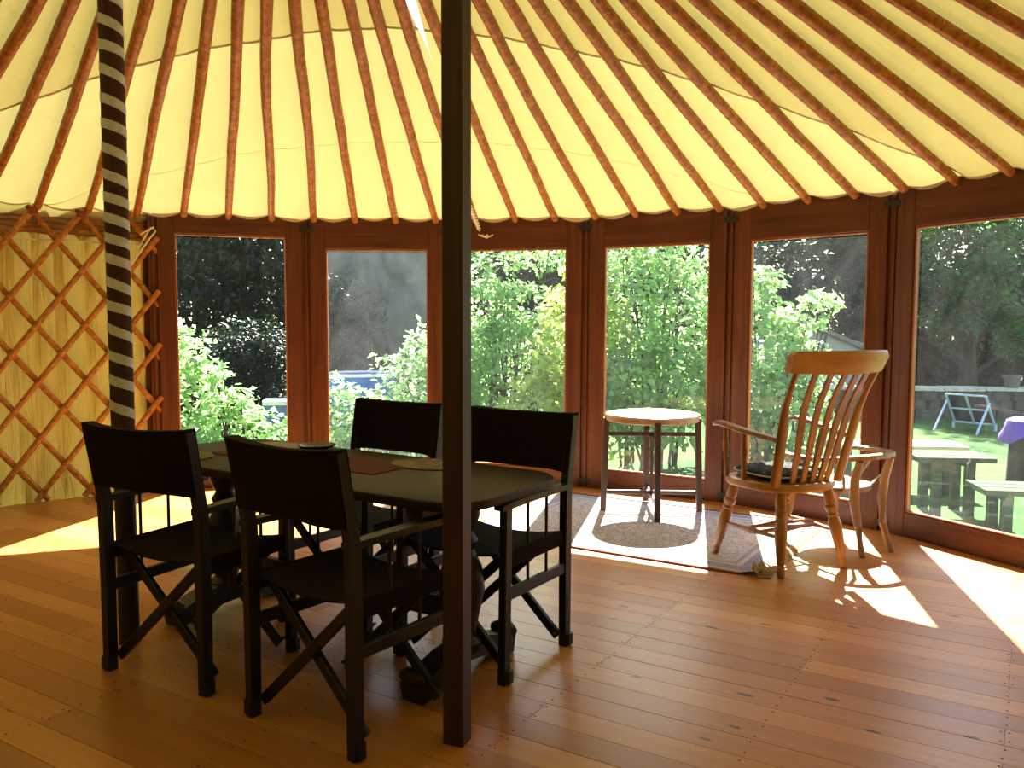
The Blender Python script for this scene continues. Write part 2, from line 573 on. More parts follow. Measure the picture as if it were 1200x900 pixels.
# ------------------------------------------------------------------ glazed door panels
ZT = 2.14
GLASS = [glass_mat('pane %s' % k, d, s) for k, d, s in (('a', 0.003, 1), ('b', 0.030, 2), ('c', 0.014, 3), ('d', 0.014, 4), ('e', 0.022, 5), ('f', 0.018, 6))]
WIN_LABEL = ['glazed timber door panel beside the lattice wall, dark trees behind', 'glazed timber door panel with a dusty pane showing the grey screen',
             'glazed timber door panel right behind the square post', 'glazed timber door panel behind the round tray table',
             'glazed timber door panel behind the spindle-back armchair', 'glazed timber door panel overlooking the lawn and solar panel']
for i in range(6):
    a, b_ = pol(JOINTS[i]), pol(JOINTS[i + 1])
    d = b_ - a
    W = d.length
    rz = math.atan2(d.y, d.x)
    w = empty('window_%d' % (i + 1), a, rz)
    tag(w, WIN_LABEL[i], kind='structure')
    # local: x along the chord, y outwards, z up
    gx0, gx1 = 0.152, W - 0.150
    gz0, gz1 = 0.15, (1.955 if i == 0 else 1.868)
    e = 0.030
    T = 0.062
    fr = []
    for x0, x1 in ((e, gx0), (gx1, W - e)):
        fr.append(MB().bar(((x0 + x1) / 2, T / 2, 0.0), ((x0 + x1) / 2, T / 2, ZT), x1 - x0, T, (1, 0, 0), 0.004).build('stile', M['frame_v'], w))
    for nm, z0, z1 in (('bottom_rail', 0.0, gz0), ('top_rail', gz1, ZT)):
        fr.append(MB().bar((gx0 + .0005, T / 2 + .001, (z0 + z1) / 2), (gx1 - .0005, T / 2 + .001, (z0 + z1) / 2), T - .003, z1 - z0 - .001, (0, 1, 0), 0.004).build(nm, M['frame_h'], w))
    bw = 0.013
    for x, host in ((gx0 + bw / 2, fr[0]), (gx1 - bw / 2, fr[1])):
        MB().bar((x, 0.022, gz0), (x, 0.022, gz1), bw, 0.026, (1, 0, 0), 0.004).build('glazing_bead', M['bead'], host)
    for z, host in ((gz0 + bw / 2, fr[2]), (gz1 - bw / 2, fr[3])):
        MB().bar((gx0 + bw, 0.022, z), (gx1 - bw, 0.022, z), 0.026, bw, (0, 1, 0), 0.004).build('glazing_bead', M['bead'], host)
    pane = MB().add([(gx0 + .002, 0.038, gz0 + .002), (gx1 - .002, 0.038, gz0 + .002), (gx1 - .002, 0.038, gz1 - .002), (gx0 + .002, 0.038, gz1 - .002)], [(0, 1, 2, 3)]).build('glass_pane', GLASS[i], w)

for i, th in enumerate(JOINTS):
    p = pol(th)
    rz = R(th) - math.pi / 2
    t = empty('trim_%d' % (i + 1), p, rz)
    tag(t, 'narrow upright between the glazed panels', kind='structure')
    # local y outwards, x to the left seen from inside
    MB().bar((0, 0.040, 0), (0, 0.040, ZT), 0.064, 0.05, (1, 0, 0), 0.003).build('cover_strip', M['frame_v'], t)
    MB().bar((0, 0.076, 0), (0, 0.076, ZT), 0.13, 0.016, (1, 0, 0), 0.002).build('backing_strip', M['frame_v'], t)
    MB().bar((0.004, 0.012, 0), (0.004, 0.012, ZT - 0.002), 0.026, 0.012, (1, 0, 0), 0.004).build('bead_strip', M['frame_v'], t)
    if 0 < i:
        for z in (2.022, 0.052):
            MB().box((0, -0.004, z), (0.176, 0.008, 0.044), 0, 0.002).build('strap_bracket', M['iron'], t)

# threshold outside so that no daylight creeps under the rails
sill = MB()
for i in range(6):
    a, b_ = pol(JOINTS[i], RAD + 0.05), pol(JOINTS[i + 1], RAD + 0.05)
    sill.bar((a.x, a.y, -0.06), (b_.x, b_.y, -0.06), 0.10, 0.115, (0, 0, 1), 0.004)
tag(sill.build('trim_8', M['frame_h']), 'timber threshold under the glazed panels', kind='structure')

# ------------------------------------------------------------------ roof: canvas panels, rafters, crown ring
ROOF = empty('ceiling', (CX, CY, EAVE))
tag(ROOF, 'cream canvas yurt roof on radiating peeled poles', kind='structure')
RAFT0, RSTEP = 24.12, 4.8
SLIT = 80.35
def roof_grid():
    """canvas over the poles: sags a little between them; open slit along one pole near the crown"""
    nr = 26
    per = 6
    nth = int(round(360 / RSTEP)) * per
    vs, fs = [], []
    rr = [3.848 - (3.848 - 0.05) * (k / nr) ** 1.0 for k in range(nr + 1)]
    nz = np.random.default_rng(3)
    ph = nz.uniform(0, 6.28, 8)
    for r in rr:
        slit_half = max(0.0, 2.1 - r) * 0.085
        slit_half = min(slit_half, 0.05)
        if r < 1.2:
            slit_half = 0.0
        wdeg = math.degrees(slit_half / r)
        for j in range(nth + 1):
            th = SLIT + wdeg + (360 - 2 * wdeg) * j / nth
            ph_r = ((th - RAFT0) / RSTEP) % 1.0
            q = math.sin(math.pi * ph_r)
            z = roof_z(r) + 0.036 + 0.006 * math.sin(3 * r + ph[0] + R(th) * 9) * min(1, r)
            z -= q * (0.012 + 0.016 * max(0, (r - 3.0)) / 0.85) * min(1.0, r / 2.5)
            z += 0.004 * math.sin(R(th) * 23 + ph[1] + 2.2 * r) * min(1, r / 2)
            k = max(0.0, (r - 3.6) / 0.25)                       # hem falls at the eave
            z -= k * (0.012 + 0.018 * q)
            vs.append((r * math.cos(R(th)), r * math.sin(R(th)), z - EAVE))
    n = nth + 1
    for i in range(nr):
        for j in range(nth):
            fs.append((i * n + j, i * n + j + 1, (i + 1) * n + j + 1, (i + 1) * n + j))
    return vs, fs
def roof_panels():
    import bmesh
    vs, fs = roof_grid()
    cuts = [(None, 4.93, 'roof_b', 0.0), (4.917, 5.90, 'roof_a', 0.006), (5.889, None, 'roof_a', 0.0)]
    for y0, y1, mat, dz in cuts:
        me = bpy.data.meshes.new('canvas_panel')
        me.from_pydata([(x, y, z + dz) for x, y, z in vs], [], fs)
        bm = bmesh.new()
        bm.from_mesh(me)
        for yy, s in ((y0, -1), (y1, 1)):
            if yy is not None:
                geom = bm.verts[:] + bm.edges[:] + bm.faces[:]
                bmesh.ops.bisect_plane(bm, geom=geom, plane_co=(0, yy - CY, 0), plane_no=(0.04 * s, s, 0), clear_outer=True)
        bm.to_mesh(me)
        bm.free()
        me.polygons.foreach_set('use_smooth', [True] * len(me.polygons))
        me.materials.append(M[mat])
        o = bpy.data.objects.new('canvas_panel', me)
        COL.objects.link(o)
        o.parent = ROOF
roof_panels()

for k in range(-5, 28):
    th = RAFT0 + RSTEP * k
    rr = random.Random(k + 50)
    n = 14
    pts, rad = [], []
    r0, r1 = RAD - 0.028, 0.80
    if th > 118:
        r0 = RAD + 0.0
    wob = [rr.uniform(-0.012, 0.012) for _ in range(6)]
    for i in range(n + 1):
        t = i / n
        r = r0 + (r1 - r0) * t
        q = math.sin(math.pi * t)
        side = q * (wob[0] * math.sin(2.2 * math.pi * t + wob[1] * 200) + wob[2] * 0.8) + (rr.uniform(-.003, .003) if 0 < i < n else 0)
        up = q * (0.5 * wob[3]) - 0.004
        a = R(th)
        pts.append((r * math.cos(a) - side * math.sin(a), r * math.sin(a) + side * math.cos(a), roof_z(r) + up - EAVE))
        rad.append((0.0265 + 0.016 * t * (1 - 0.4 * t)) * rr.uniform(0.97, 1.04))
    MB().tube(pts, rad, 9).build('rafter', M['pole'], ROOF, True)

ring = MB()
rp = [(0.80 * math.cos(2 * math.pi * k / 48), 0.80 * math.sin(2 * math.pi * k / 48), roof_z(0.8) - EAVE) for k in range(49)]
ring.tube(rp, 0.045, 10)
ring.build('crown_ring', M['post'], ROOF, True)
for a in (0, 90):
    c, s = math.cos(R(a + 20)), math.sin(R(a + 20))
    MB().tube([(-0.79 * c, -0.79 * s, 1.31), (-.4 * c, -.4 * s, 1.37), (0, 0, 1.39 + a * .0003), (.4 * c, .4 * s, 1.37), (0.79 * c, 0.79 * s, 1.31)], 0.02, 8).build('crown_spoke', M['post'], ROOF, True)

# white braided cord tied round the foot of the pole right of the square post
t = thing('braided_cord', 'white braided cord tied at the pole foot right of the square post', 'cord', pol(81.6, 3.80, 2.06))
for s in (0, 1, 2):
    pts = []
    for i in range(22):
        q = i / 21
        rr = -0.42 + 0.45 * q
        ang = s * 2.094 + q * 26
        p = Vector((math.cos(R(81.6)), math.sin(R(81.6)), 0)) * rr
        pts.append((p.x + 0.012 * math.cos(ang) + 0.022 * q, p.y, roof_z(3.80 + rr) - 2.06 - 0.052 + 0.012 * math.sin(ang) - 0.02 * q))
    MB().tube(pts, 0.007, 6).build('strand', M['cord'], t, True)
for s in range(5):
    MB().tube([(0.02, 0.02, -0.075), (0.04 + s * .012, 0.0, -0.085 - .004 * s), (0.055 + .02 * s, -0.012, -0.078 - 0.012 * (s % 2))], 0.006, 6).build('loose_end', M['cord'], t, True)

# ------------------------------------------------------------------ canvas walls and lattice
def canvas_wall(name, th0, th1, label):
    vs, fs = [], []
    n = max(2, int((th1 - th0) / 0.5))
    zs = [-0.02, 0.06, 0.2, 0.5, 0.9, 1.3, 1.7, 2.0, 2.13]
    rg = np.random.default_rng(int(th0))
    off = rg.normal(0, 1, n + 1)
    off = np.convolve(np.pad(off, 6, 'wrap'), [1, 3, 5, 3, 1], 'same')[6:-6] / 9
    off2 = np.convolve(np.pad(rg.normal(0, 1, n + 1), 6, 'wrap'), [1, 3, 5, 3, 1], 'same')[6:-6] / 9
    for j in range(n + 1):
        th = th0 + (th1 - th0) * j / n
        for z in zs:
            k = z / 2.1
            r = RAD + 0.092 + 0.040 * (off[j] * k + off2[j] * (1 - k)) + (-0.03 if z < 0.1 else 0)
            p = pol(th, r, z)
            vs.append(tuple(p))
    m = len(zs)
    for j in range(n):
        for i in range(m - 1):
            fs.append((j * m + i, j * m + i + 1, (j + 1) * m + i + 1, (j + 1) * m + i))
    b = MB().add(vs, fs)
    return tag(b.build(name, M['wall_canvas'], None, True), label, kind='structure')
WL = canvas_wall('wall_left', 118.15, 205, 'olive cream canvas wall behind crossed lattice poles')
canvas_wall('wall_back', 205, 300, 'canvas yurt wall behind the viewer')
canvas_wall('wall_right', 300, 378.0, 'canvas yurt wall beyond the last glazed panel')

# roof skirt where canvas roof meets canvas wall
sk = MB()
n = 180
vs, fs = [], []
for j in range(n + 1):
    th = 118.9 + (378.0 - 118.9) * j / n
    q = math.sin(math.pi * (((th - RAFT0) / RSTEP) % 1.0))
    for r, z in ((RAD - 0.02, EAVE + 0.04 - 0.018 * q - 0.012), (RAD + 0.05, EAVE + 0.0 - .012 * q), (RAD + 0.078, EAVE - 0.06), (RAD + 0.10, EAVE - 0.16)):
        vs.append(tuple(pol(th, r, z)))
for j in range(n):
    for i in range(3):
        fs.append((j * 4 + i, j * 4 + i + 1, (j + 1) * 4 + i + 1, (j + 1) * 4 + i))
tag(MB().add(vs, fs).build('canvas_skirt', M['roof_b'], WL, True), 'folded canvas skirt at the eave')

def lattice():
    """two layers of crossed poles; nodes 4.8 degrees apart, top nodes under each roof pole"""
    dz_dth = 0.398 / 4.6 * 1.0          # rise per degree
    top = 2.06
    end = 118.05
    far = 152.0
    step = 4.6
    th_top = 125.62                      # a top node, then every step
    for fam, rr in ((1, RAD - 0.010), (-1, RAD + 0.022)):
        for k in range(-9, 12):
            tt = th_top + step * k       # angle where this pole reaches the top
            # fam 1 rises towards the right (smaller angle): z = top - (th-tt)*dz_dth
            z0, z1 = 0.015, top + 0.035
            ths = []
            for z in (z0, z1):
                ths.append(tt + fam * (top - z) / dz_dth)
            a0, a1 = ths
            lo_t, hi_t = 0.0, 1.0
            # clip to the opening edge and the far side
            def th_at(t): return a0 + (a1 - a0) * t
            if max(a0, a1) < end or min(a0, a1) > far:
                continue
            if fam == 1 and a1 < end:      # top part beyond the edge
                hi_t = (end - a0) / (a1 - a0)
            if fam == -1 and a0 < end:
                lo_t = (end - a0) / (a1 - a0)
            if hi_t - lo_t < 0.03:
                continue
            pr = random.Random(k * 7 + fam)
            n = 12
            pts, rad = [], []
            for i in range(n + 1):
                t = lo_t + (hi_t - lo_t) * i / n
                p = pol(th_at(t), rr + pr.uniform(-.004, .004), z0 + (z1 - z0) * t)
                pts.append(p)
                rad.append(0.0205 * pr.uniform(0.9, 1.1))
            MB().tube(pts, rad, 8).build('lattice_pole', M['pole'], WL, True)
    for k in range(0, 6):
        th = th_top + step * k
        b = MB()
        c = pol(th, RAD - 0.012, top - 0.005)
        tang = Vector((-math.sin(R(th)), math.cos(R(th)), 0))
        rad_v = Vector((math.cos(R(th)), math.sin(R(th)), 0))
        for q in range(3):
            pts = [c + (tang * math.cos(a) * 0.032 + rad_v * math.sin(a) * 0.036) + Vector((0, 0, -0.012 + q * 0.014 + 0.01 * math.sin(a + q))) for a in [2 * math.pi * i / 10 for i in range(11)]]
            b.tube(pts, 0.0065, 6)
        b.build('lashing', M['band'], WL, True)
    for z in (2.02, 1.985, 1.95, 1.915):
        pts = [pol(118.9 + i, RAD + 0.050, z + 0.006 * math.sin(i * 1.7 + z * 40)) for i in range(34)]
        MB().sweep(pts, [(-.007, -.004), (.007, -.004), (.007, .004), (-.007, .004)], (0, 0, 1)).build('woven_band', M['band'], WL)
    pts = [pol(118.9 + i, RAD + 0.045, 1.865 + 0.004 * math.sin(i * 1.1)) for i in range(34)]
    MB().tube(pts, 0.005, 6).build('girth_cord', M['cord'], WL, True)
lattice()
# pale cord looped over the pole ends next to the first upright
t = thing('looped_cord', 'pale cord looped over the lattice ends beside the dark door frame', 'cord', pol(118.5, RAD - 0.03, 1.9))
def lp(dth, dr, z):
    return pol(118.5 + dth, RAD - 0.03 + dr, z) - pol(118.5, RAD - 0.03, 1.9)
MB().tube([lp(2.4, 0, 1.70), lp(1.2, -.02, 1.83), lp(0.2, -.02, 1.93), lp(-.2, -.02, 1.97), lp(0.25, -.02, 1.985), lp(.8, -.02, 1.93), lp(2.2, 0, 1.75)], 0.007, 6).build('loop', M['cord'], t, True)
MB().tube([lp(1.4, -.03, 1.93), lp(0.6, -.03, 1.965), lp(0, -.03, 1.99), lp(-.2, -.03, 1.96), lp(.5, -.03, 1.90)], 0.006, 6).build('loop', M['cord'], t, True)

# ------------------------------------------------------------------ the two crown posts
t = thing('square_post', 'dark square timber post standing in front of the dining table', 'post', (-0.1665, 2.545, 0), R(-22.0))
MB().bar((0, 0, 0), (0, 0, 3.36), 0.068, 0.068, (1, 0, 0), 0.004).build('shaft', M['post'], t)
MB().box((0, 0, 3.35), (0.12, 0.12, 0.05), 0, 0.006).build('head_block', M['post'], t)

t = thing('wrapped_post', 'round post wrapped in brown cloth with a spiral pale ribbon', 'post', (-1.545, 3.345, 0), 0)
MB().lathe([(0, 0.040), (1, 0.040)], (0, 0, 0), (0, 0, 3.34), 20).build('shaft', M['oak_dark'], t, True)
b = MB()
for z0, z1 in ((0.86, 3.30),):
    b.lathe([(0, 0.0425), (0.02, 0.0445), (0.98, 0.0445), (1, 0.0425)], (0, 0, z0), (0, 0, z1), 20)
b.build('cloth_wrap', M['wrap'], t, True)
def ribbon():
    vs, fs = [], []
    zlist = []
    # pitch varies: closer windings half way up as in the cloth
    turns = 27
    z = 0.90
    pr = random.Random(5)
    pitch = [pr.choice((0.074, 0.082, 0.095, 0.105, 0.112)) for _ in range(turns + 1)]
    w = 0.037
    n = 16
    zz = z
    k = 0
    for q in range(turns):
        for i in range(n):
            a = -2 * math.pi * i / n + math.pi * 0.5
            zc = zz - pitch[q] * i / n * -1.0
            r = 0.0462
            vs += [(r * math.cos(a), r * math.sin(a), zc - w / 2), (r * math.cos(a), r * math.sin(a), zc + w / 2),
                   ((r - .0022) * math.cos(a), (r - .0022) * math.sin(a), zc + w / 2 + .001), ((r - .0022) * math.cos(a), (r - .0022) * math.sin(a), zc - w / 2 - .001)]
        zz += pitch[q]
        if zz > 3.22:
            break
    m = len(vs) // 4
    for i in range(m - 1):
        for j in range(4):
            fs.append((i * 4 + j, i * 4 + (j + 1) % 4, (i + 1) * 4 + (j + 1) % 4, (i + 1) * 4 + j))
    fs += [(0, 1, 2, 3), ((m - 1) * 4 + 3, (m - 1) * 4 + 2, (m - 1) * 4 + 1, (m - 1) * 4)]
    MB().add(vs, fs).build('ribbon', M['ribbon'], t, True)
ribbon()

# ------------------------------------------------------------------ dining table
TA = R(-33.0)                                     # long axis
def table_pt(along, perp):
    """along from the right-hand end, perp from the near edge"""
    u = Vector((math.cos(TA), math.sin(TA), 0))
    v = Vector((-math.sin(TA), math.cos(TA), 0))
    return Vector((-0.151, 2.610, 0)) - u * along + v * perp
TL, TW, TH = 1.84, 0.69, 0.722
tc = table_pt(TL / 2, TW / 2)
tb = thing('dining_table', 'long dark oak trestle table with rounded corners between the director chairs', 'table', (tc.x, tc.y, 0), TA)
def rounded(L, W, r, n=8):
    o = []
    for sx, sy, a0 in ((1, -1, -90), (1, 1, 0), (-1, 1, 90), (-1, -1, 180)):
        for i in range(n + 1):
            a = R(a0 + 90 * i / n)
            o.append((sx * (L / 2 - r) + r * math.cos(a), sy * (W / 2 - r) + r * math.sin(a)))
    return o
MB().slab(rounded(TL, TW, 0.17), TH - 0.034, TH, 0.009).build('table_top', M['table_wood'], tb, True)
for sx in (-1, 1):
    x = sx * (TL / 2 - 0.26)
    b = MB()
    b.sweep([(x, -0.29, 0.035), (x, -0.24, 0.045), (x, -0.12, 0.085), (x, 0, 0.10), (x, 0.12, 0.085), (x, 0.24, 0.045), (x, 0.29, 0.035)],
            [(-.045, -.03), (.045, -.03), (.045, .03), (-.045, .03)], (1, 0, 0), [(1, 1.1), (1.1, 1.25), (1, 1.2), (1, 1.2), (1, 1.2), (1.1, 1.25), (1, 1.1)])
    foot = b.build('trestle_foot', M['oak_dark'], tb, True)
    for sy in (-1, 1):
        MB().tube([(x - .05, sy * 0.27, 0.085), (x - .02, sy * 0.28, 0.092), (x + .02, sy * 0.28, 0.092), (x + .05, sy * 0.27, 0.085)], [0.02, 0.03, 0.03, 0.02], 10).build('foot_scroll', M['oak_dark'], foot, True)
    MB().lathe([(0, .07), (.06, .075), (.1, .05), (.2, .06), (.42, .085), (.58, .075), (.7, .045), (.76, .06), (.82, .04), (.92, .065), (1, .07)],
               (x, 0, 0.10), (x, 0, TH - 0.09), 18).build('turned_column', M['oak_dark'], tb, True)
    MB().bar((x, -0.27, TH - 0.062), (x, 0.27, TH - 0.062), 0.07, 0.052, (1, 0, 0), 0.008).build('top_bearer', M['oak_dark'], tb)
MB().bar((-TL / 2 + 0.27, 0, 0.24), (TL / 2 - 0.27, 0, 0.24), 0.04, 0.08, (0, 1, 0), 0.006).build('stretcher', M['oak_dark'], tb)

# things on the table
def on_table(along, perp, z=0.0):
    p = table_pt(along + 0.10, perp)
    return (p.x, p.y, TH + z)
def oval(a, b, n=28):
    return [(a * math.cos(2 * math.pi * k / n), b * math.sin(2 * math.pi * k / n)) for k in range(n)]
o = MB().slab(rounded(0.95, 0.26, 0.012, 3), 0, 0.003, 0.001).build('table_runner', M['runner'])
o.location = on_table(0.98, 0.38, 0.0005); o.rotation_euler = (0, 0, TA)
tag(o, 'maroon cloth runner along the middle of the dark table', 'runner')
for along, perp, a, b_, mt, lab in ((1.36, 0.54, 0.15, 0.115, 'mat_pale', 'pale oval placemat at the far left of the table'),
                                    (0.48, 0.545, 0.165, 0.115, 'mat_gold', 'gilt leaf-patterned oval placemat in front of the right chair'),
                                    (1.50, 0.14, 0.165, 0.11, 'mat_gold', 'gilt-patterned placemat before the leftmost chair')):
    o = MB().slab(oval(a, b_), 0, 0.005, 0.0015).build('placemat', M[mt], None, True)
    o.location = on_table(along, perp, 0.0005); o.rotation_euler = (0, 0, TA)
    tag(o, lab, 'placemat', 'placemats on the dining table')
o = MB().lathe([(0, .045), (.1, .05), (.5, .075), (1, .085), (1, .08), (.55, .068), (.3, .04)], (0, 0, 0), (0, 0, 0.020), 24).build('shallow_bowl', M['bowl'], None, True)
o.location = on_table(1.16, 0.60, 0.0005)
tag(o, 'shallow dark bowl on the table before the far chair', 'bowl')
t = thing('key_bunch', 'small dark bunch of keys on the maroon runner', 'keys', on_table(0.93, 0.44, 0.004), TA + 0.4)
MB().tube([(0.018 * math.cos(a), 0.018 * math.sin(a), 0.004) for a in [2 * math.pi * i / 14 for i in range(15)]], 0.002, 6).build('key_ring', M['iron'], t, True)
for k in range(4):
    a = k * 0.8 - 1.0
    MB().bar((0.018 * math.cos(a), 0.018 * math.sin(a), 0.004 + .004 * k), (0.075 * math.cos(a), 0.075 * math.sin(a), 0.006 + .003 * k), 0.012, 0.006, (0, 0, 1), 0.001).build('key', M['iron'], t)

# ------------------------------------------------------------------ director chairs
def director_chair():
    r = thing('director_chair', 'x', 'chair', (0, 0, 0), 0, 'director chairs round the dining table')
    hx, hy = 0.240, 0.2215
    w, c = M['chair_wood'], M['chair_cloth']
    lean = 0.055
    legs = {}
    for sx in (-1, 1):
        x = sx * hx
        # rear post runs on up to carry the back
        legs[(sx, True)] = MB().sweep([(x, -hy, 0.0), (x, -hy, 0.40), (x, -hy - 0.004, 0.64), (x, -hy - lean, 0.925)],
                   [(-.016, -.021), (.016, -.021), (.016, .021), (-.016, .021)], (1, 0, 0), [(1, .9), (1, 1.05), (1, 1.0), (.85, .8)]).build('rear_leg', w, r)
        legs[(sx, False)] = MB().bar((x, hy, 0.0), (x, hy - .012, 0.638), 0.032, 0.042, (1, 0, 0), 0.004).build('front_leg', w, r)
        MB().sweep([(x, -hy - .03, 0.648), (x, -hy + .1, 0.650), (x, 0.05, 0.652), (x, hy - .02, 0.650), (x, hy + .035, 0.644)],
                   [(-.024, -.011), (.024, -.011), (.024, .011), (-.024, .011)], (1, 0, 0), [(.8, 1), (.9, 1), (1.05, 1), (1.1, 1), (.85, .8)]).build('armrest', w, r)
        MB().bar((x, -hy, 0.320), (x, hy, 0.320), 0.022, 0.042, (1, 0, 0), 0.003).build('side_stretcher', w, r)
        for y in (-0.072, 0.062):
            MB().tube([(x, y, 0.335), (x, y, 0.645)], 0.0062, 8).build('spindle', w, r, True)
        MB().bar((x * 0.955, -hy + .02, 0.452), (x * 0.955, hy + .01, 0.452), 0.026, 0.03, (1, 0, 0), 0.003).build('seat_rail', w, r)
        for y in (-hy, hy):
            MB().box((x + sx * .006, y, 0.030), (0.052, 0.046, 0.045), 0, 0.010).build('foot_block', w, legs[(sx, y < 0)])
    for y, s in ((-hy + .034, 1), (-hy + .056, -1), (hy - .034, 1), (hy - .056, -1)):
        MB().bar((-s * (hx - .012), y, 0.045), (s * (hx - .030), y, 0.452), 0.021, 0.036, (0, 1, 0), 0.003).build('cross_bar', w, r)
    for sx in (-1, 1):
        for sy in (-1, 1):
            MB().tube([(sx * (hx - .016), sy * (hy - .01), .058), (sx * (hx - .016), sy * (hy - .068), .058)], .006, 8).build('pivot_rod', M['iron'], r, True)
    # slung canvas seat
    vs, fs = [], []
    nx, ny = 12, 5
    for layer, dz in ((0, 0.0), (1, -0.006)):
        for i in range(nx + 1):
            u = -1 + 2 * i / nx
            for j in range(ny + 1):
                y = -0.20 + 0.415 * j / ny
                vs.append((u * 0.243, y, 0.474 - 0.030 * (1 - u ** 2) + dz))
    N = (nx + 1) * (ny + 1)
    for i in range(nx):
        for j in range(ny):
            a = i * (ny + 1) + j
            fs.append((a, a + ny + 1, a + ny + 2, a + 1))
            fs.append((N + a, N + a + 1, N + a + ny + 2, N + a + ny + 1))
    for i in range(nx):
        for j in (0, ny):
            a = i * (ny + 1) + j; b2 = a + ny + 1
            fs.append((a, N + a, N + b2, b2) if j == 0 else (a, b2, N + b2, N + a))
    for j in range(ny):
        for i in (0, nx):
            a = i * (ny + 1) + j
            fs.append((a, a + 1, N + a + 1, N + a))
    mb = MB().add(vs, fs)
    for sx in (-1, 1):                               # cloth turned down over the rails
        mb.bar((sx * 0.243, -0.20, 0.448), (sx * 0.243, 0.215, 0.448), 0.006, 0.062, (1, 0, 0), 0.001)
    mb.build('seat', c, r, True)
    # back sleeve: a loop of cloth round both posts, bowed slightly
    def sleeve(z0, z1):
        vs, fs = [], []
        nx = 16
        prof = []
        for i in range(nx + 1):
            u = -1 + 2 * i / nx
            prof.append((u * 0.252, -0.026 - 0.022 * (1 - u * u)))
        for i in range(nx, -1, -1):
            u = -1 + 2 * i / nx
            prof.append((u * 0.252, 0.026 - 0.040 * (1 - u * u)))
        m = len(prof)
        zs = [z0 + (z1 - z0) * k / 6 for k in range(7)]
        for z in zs:
            yc = -hy - 0.004 - (lean - .004) * (z - 0.64) / 0.285
            sag = -0.012 * max(0, (z - z0) / (z1 - z0) - .5) * 2
            for x, y in prof:
                k = 1 - (x / .252) ** 2
                vs.append((x * (0.985 + 0.015 * (z - z0) / (z1 - z0)), yc + y, z + k * (sag if z > z1 - .03 else 0) + k * (0.010 if z < z0 + .01 else 0)))
        for i in range(6):
            for j in range(m):
                fs.append((i * m + j, i * m + (j + 1) % m, (i + 1) * m + (j + 1) % m, (i + 1) * m + j))
        fs += [tuple(range(m - 1, -1, -1)), tuple(range(6 * m, 7 * m))]
        return MB().add(vs, fs)
    sleeve(0.700, 0.936).build('backrest', c, r, True)
    return r

def chair_spot(rear_l, rear_r):
    """rear leg positions as seen from behind the chair (left, right)"""
    a, b_ = Vector(rear_l), Vector(rear_r)
    d = (b_ - a).normalized()
    f = Vector((-d.y, d.x))
    m = (a + b_) / 2 + f * 0.2215
    return (m.x, m.y, 0), math.atan2(d.y, d.x)
dc = director_chair()
SPOTS = [((-1.507, 3.085), (-1.05, 2.86), 'dark director chair with its back to us, in front of the ribbon-wrapped post'),
         ((-0.865, 2.725), (-0.446, 2.42), 'dark director chair with its back to us, between the wrapped post and the square post'),
         ((0.222, 3.33), (-0.195, 3.60), 'dark director chair at the rounded table end, its right arm and spindles showing'),
         ((-0.320, 3.70), (-0.775, 3.99), 'dark director chair across the table, only its back showing above the top')]
for i, (a, b_, lab) in enumerate(SPOTS):
    o = dc if i == 0 else clone(dc)
    loc, rz = chair_spot(a, b_)
    o.location = loc
    o.rotation_euler = (0, 0, rz)
    o['label'] = lab

# ------------------------------------------------------------------ rug
RS0, RS1, RT0, RT1 = -3.0, -1.17, 4.268, 5.62
rc = BU * ((RS0 + RS1) / 2) + BV * ((RT0 + RT1) / 2)
rug = thing('patterned_rug', 'blue and red patterned wool rug on the sunlit boards under the tray table', 'rug', (rc.x, rc.y, 0.0), BOARD)
def rug_mesh():
    L, W = RS1 - RS0, RT1 - RT0
    nx, ny = 40, 30
    vs, fs = [], []
    for i in range(nx + 1):
        for j in range(ny + 1):
            x, y = -L / 2 + L * i / nx, -W / 2 + W * j / ny
            h = 0.0105 + 0.0015 * math.sin(7 * x + 3 * y)
            if i in (0, nx) or j in (0, ny):
                h = 0.004
            cx_, cy_ = L / 2 - x, y + W / 2                 # near right corner curls up
            d = cx_ + cy_
            if d < 0.12:
                h += (0.12 - d) * 0.25
            vs.append((x, y, h))
    for i in range(nx):
        for j in range(ny):
            a = i * (ny + 1) + j
            fs.append((a, a + ny + 1, a + ny + 2, a + 1))
    nb = len(vs)
    vs += [(-L / 2, -W / 2, 0.001), (L / 2, -W / 2, 0.001), (L / 2, W / 2, 0.001), (-L / 2, W / 2, 0.001)]
    fs.append((nb + 3, nb + 2, nb + 1, nb))
    MB().add(vs, fs).build('pile', M['rug'], rug, True)
    MB().tube([(-L / 2, -W / 2, .006), (0, -W / 2 - .003, .006), (L / 2 - .08, -W / 2, .007)], 0.006, 6).build('selvedge', M['fringe_red'], rug, True)
    MB().tube([(-L / 2, W / 2, .006), (0, W / 2 + .003, .006), (L / 2, W / 2, .006)], 0.006, 6).build('selvedge', M['fringe_red'], rug, True)
    pr = random.Random(3)
    for s in (-1, 1):
        fr = MB()
        k = -W / 2
        while k < W / 2:
            x = s * L / 2
            dx = s * pr.uniform(.045, .07)
            fr.tube([(x, k, .006), (x + dx * .5, k + pr.uniform(-.01, .01), .006), (x + dx, k + pr.uniform(-.02, .02), .004)], 0.0035, 4)
            k += 0.013
        tag(fr.build('fringe', M['fringe'], rug), kind='stuff')
    tz = MB()
    for k in range(16):
        a = pr.uniform(-1.4, 1.4)
        q = pr.uniform(.05, .09)
        bx, by = L / 2 - .015 + pr.uniform(-.02, .02), -W / 2 + .02 + pr.uniform(-.02, .02)
        tz.tube([(bx, by, .03), (bx + q * .4 * math.cos(a), by + q * .4 * math.sin(a), .055 + pr.uniform(-.015, .02)), (bx + q * math.cos(a), by + q * math.sin(a), .02 + pr.uniform(0, .05))], 0.004, 5)
    tz.build('corner_tassel', M['fringe'], rug)
rug_mesh()
RUGZ = 0.011

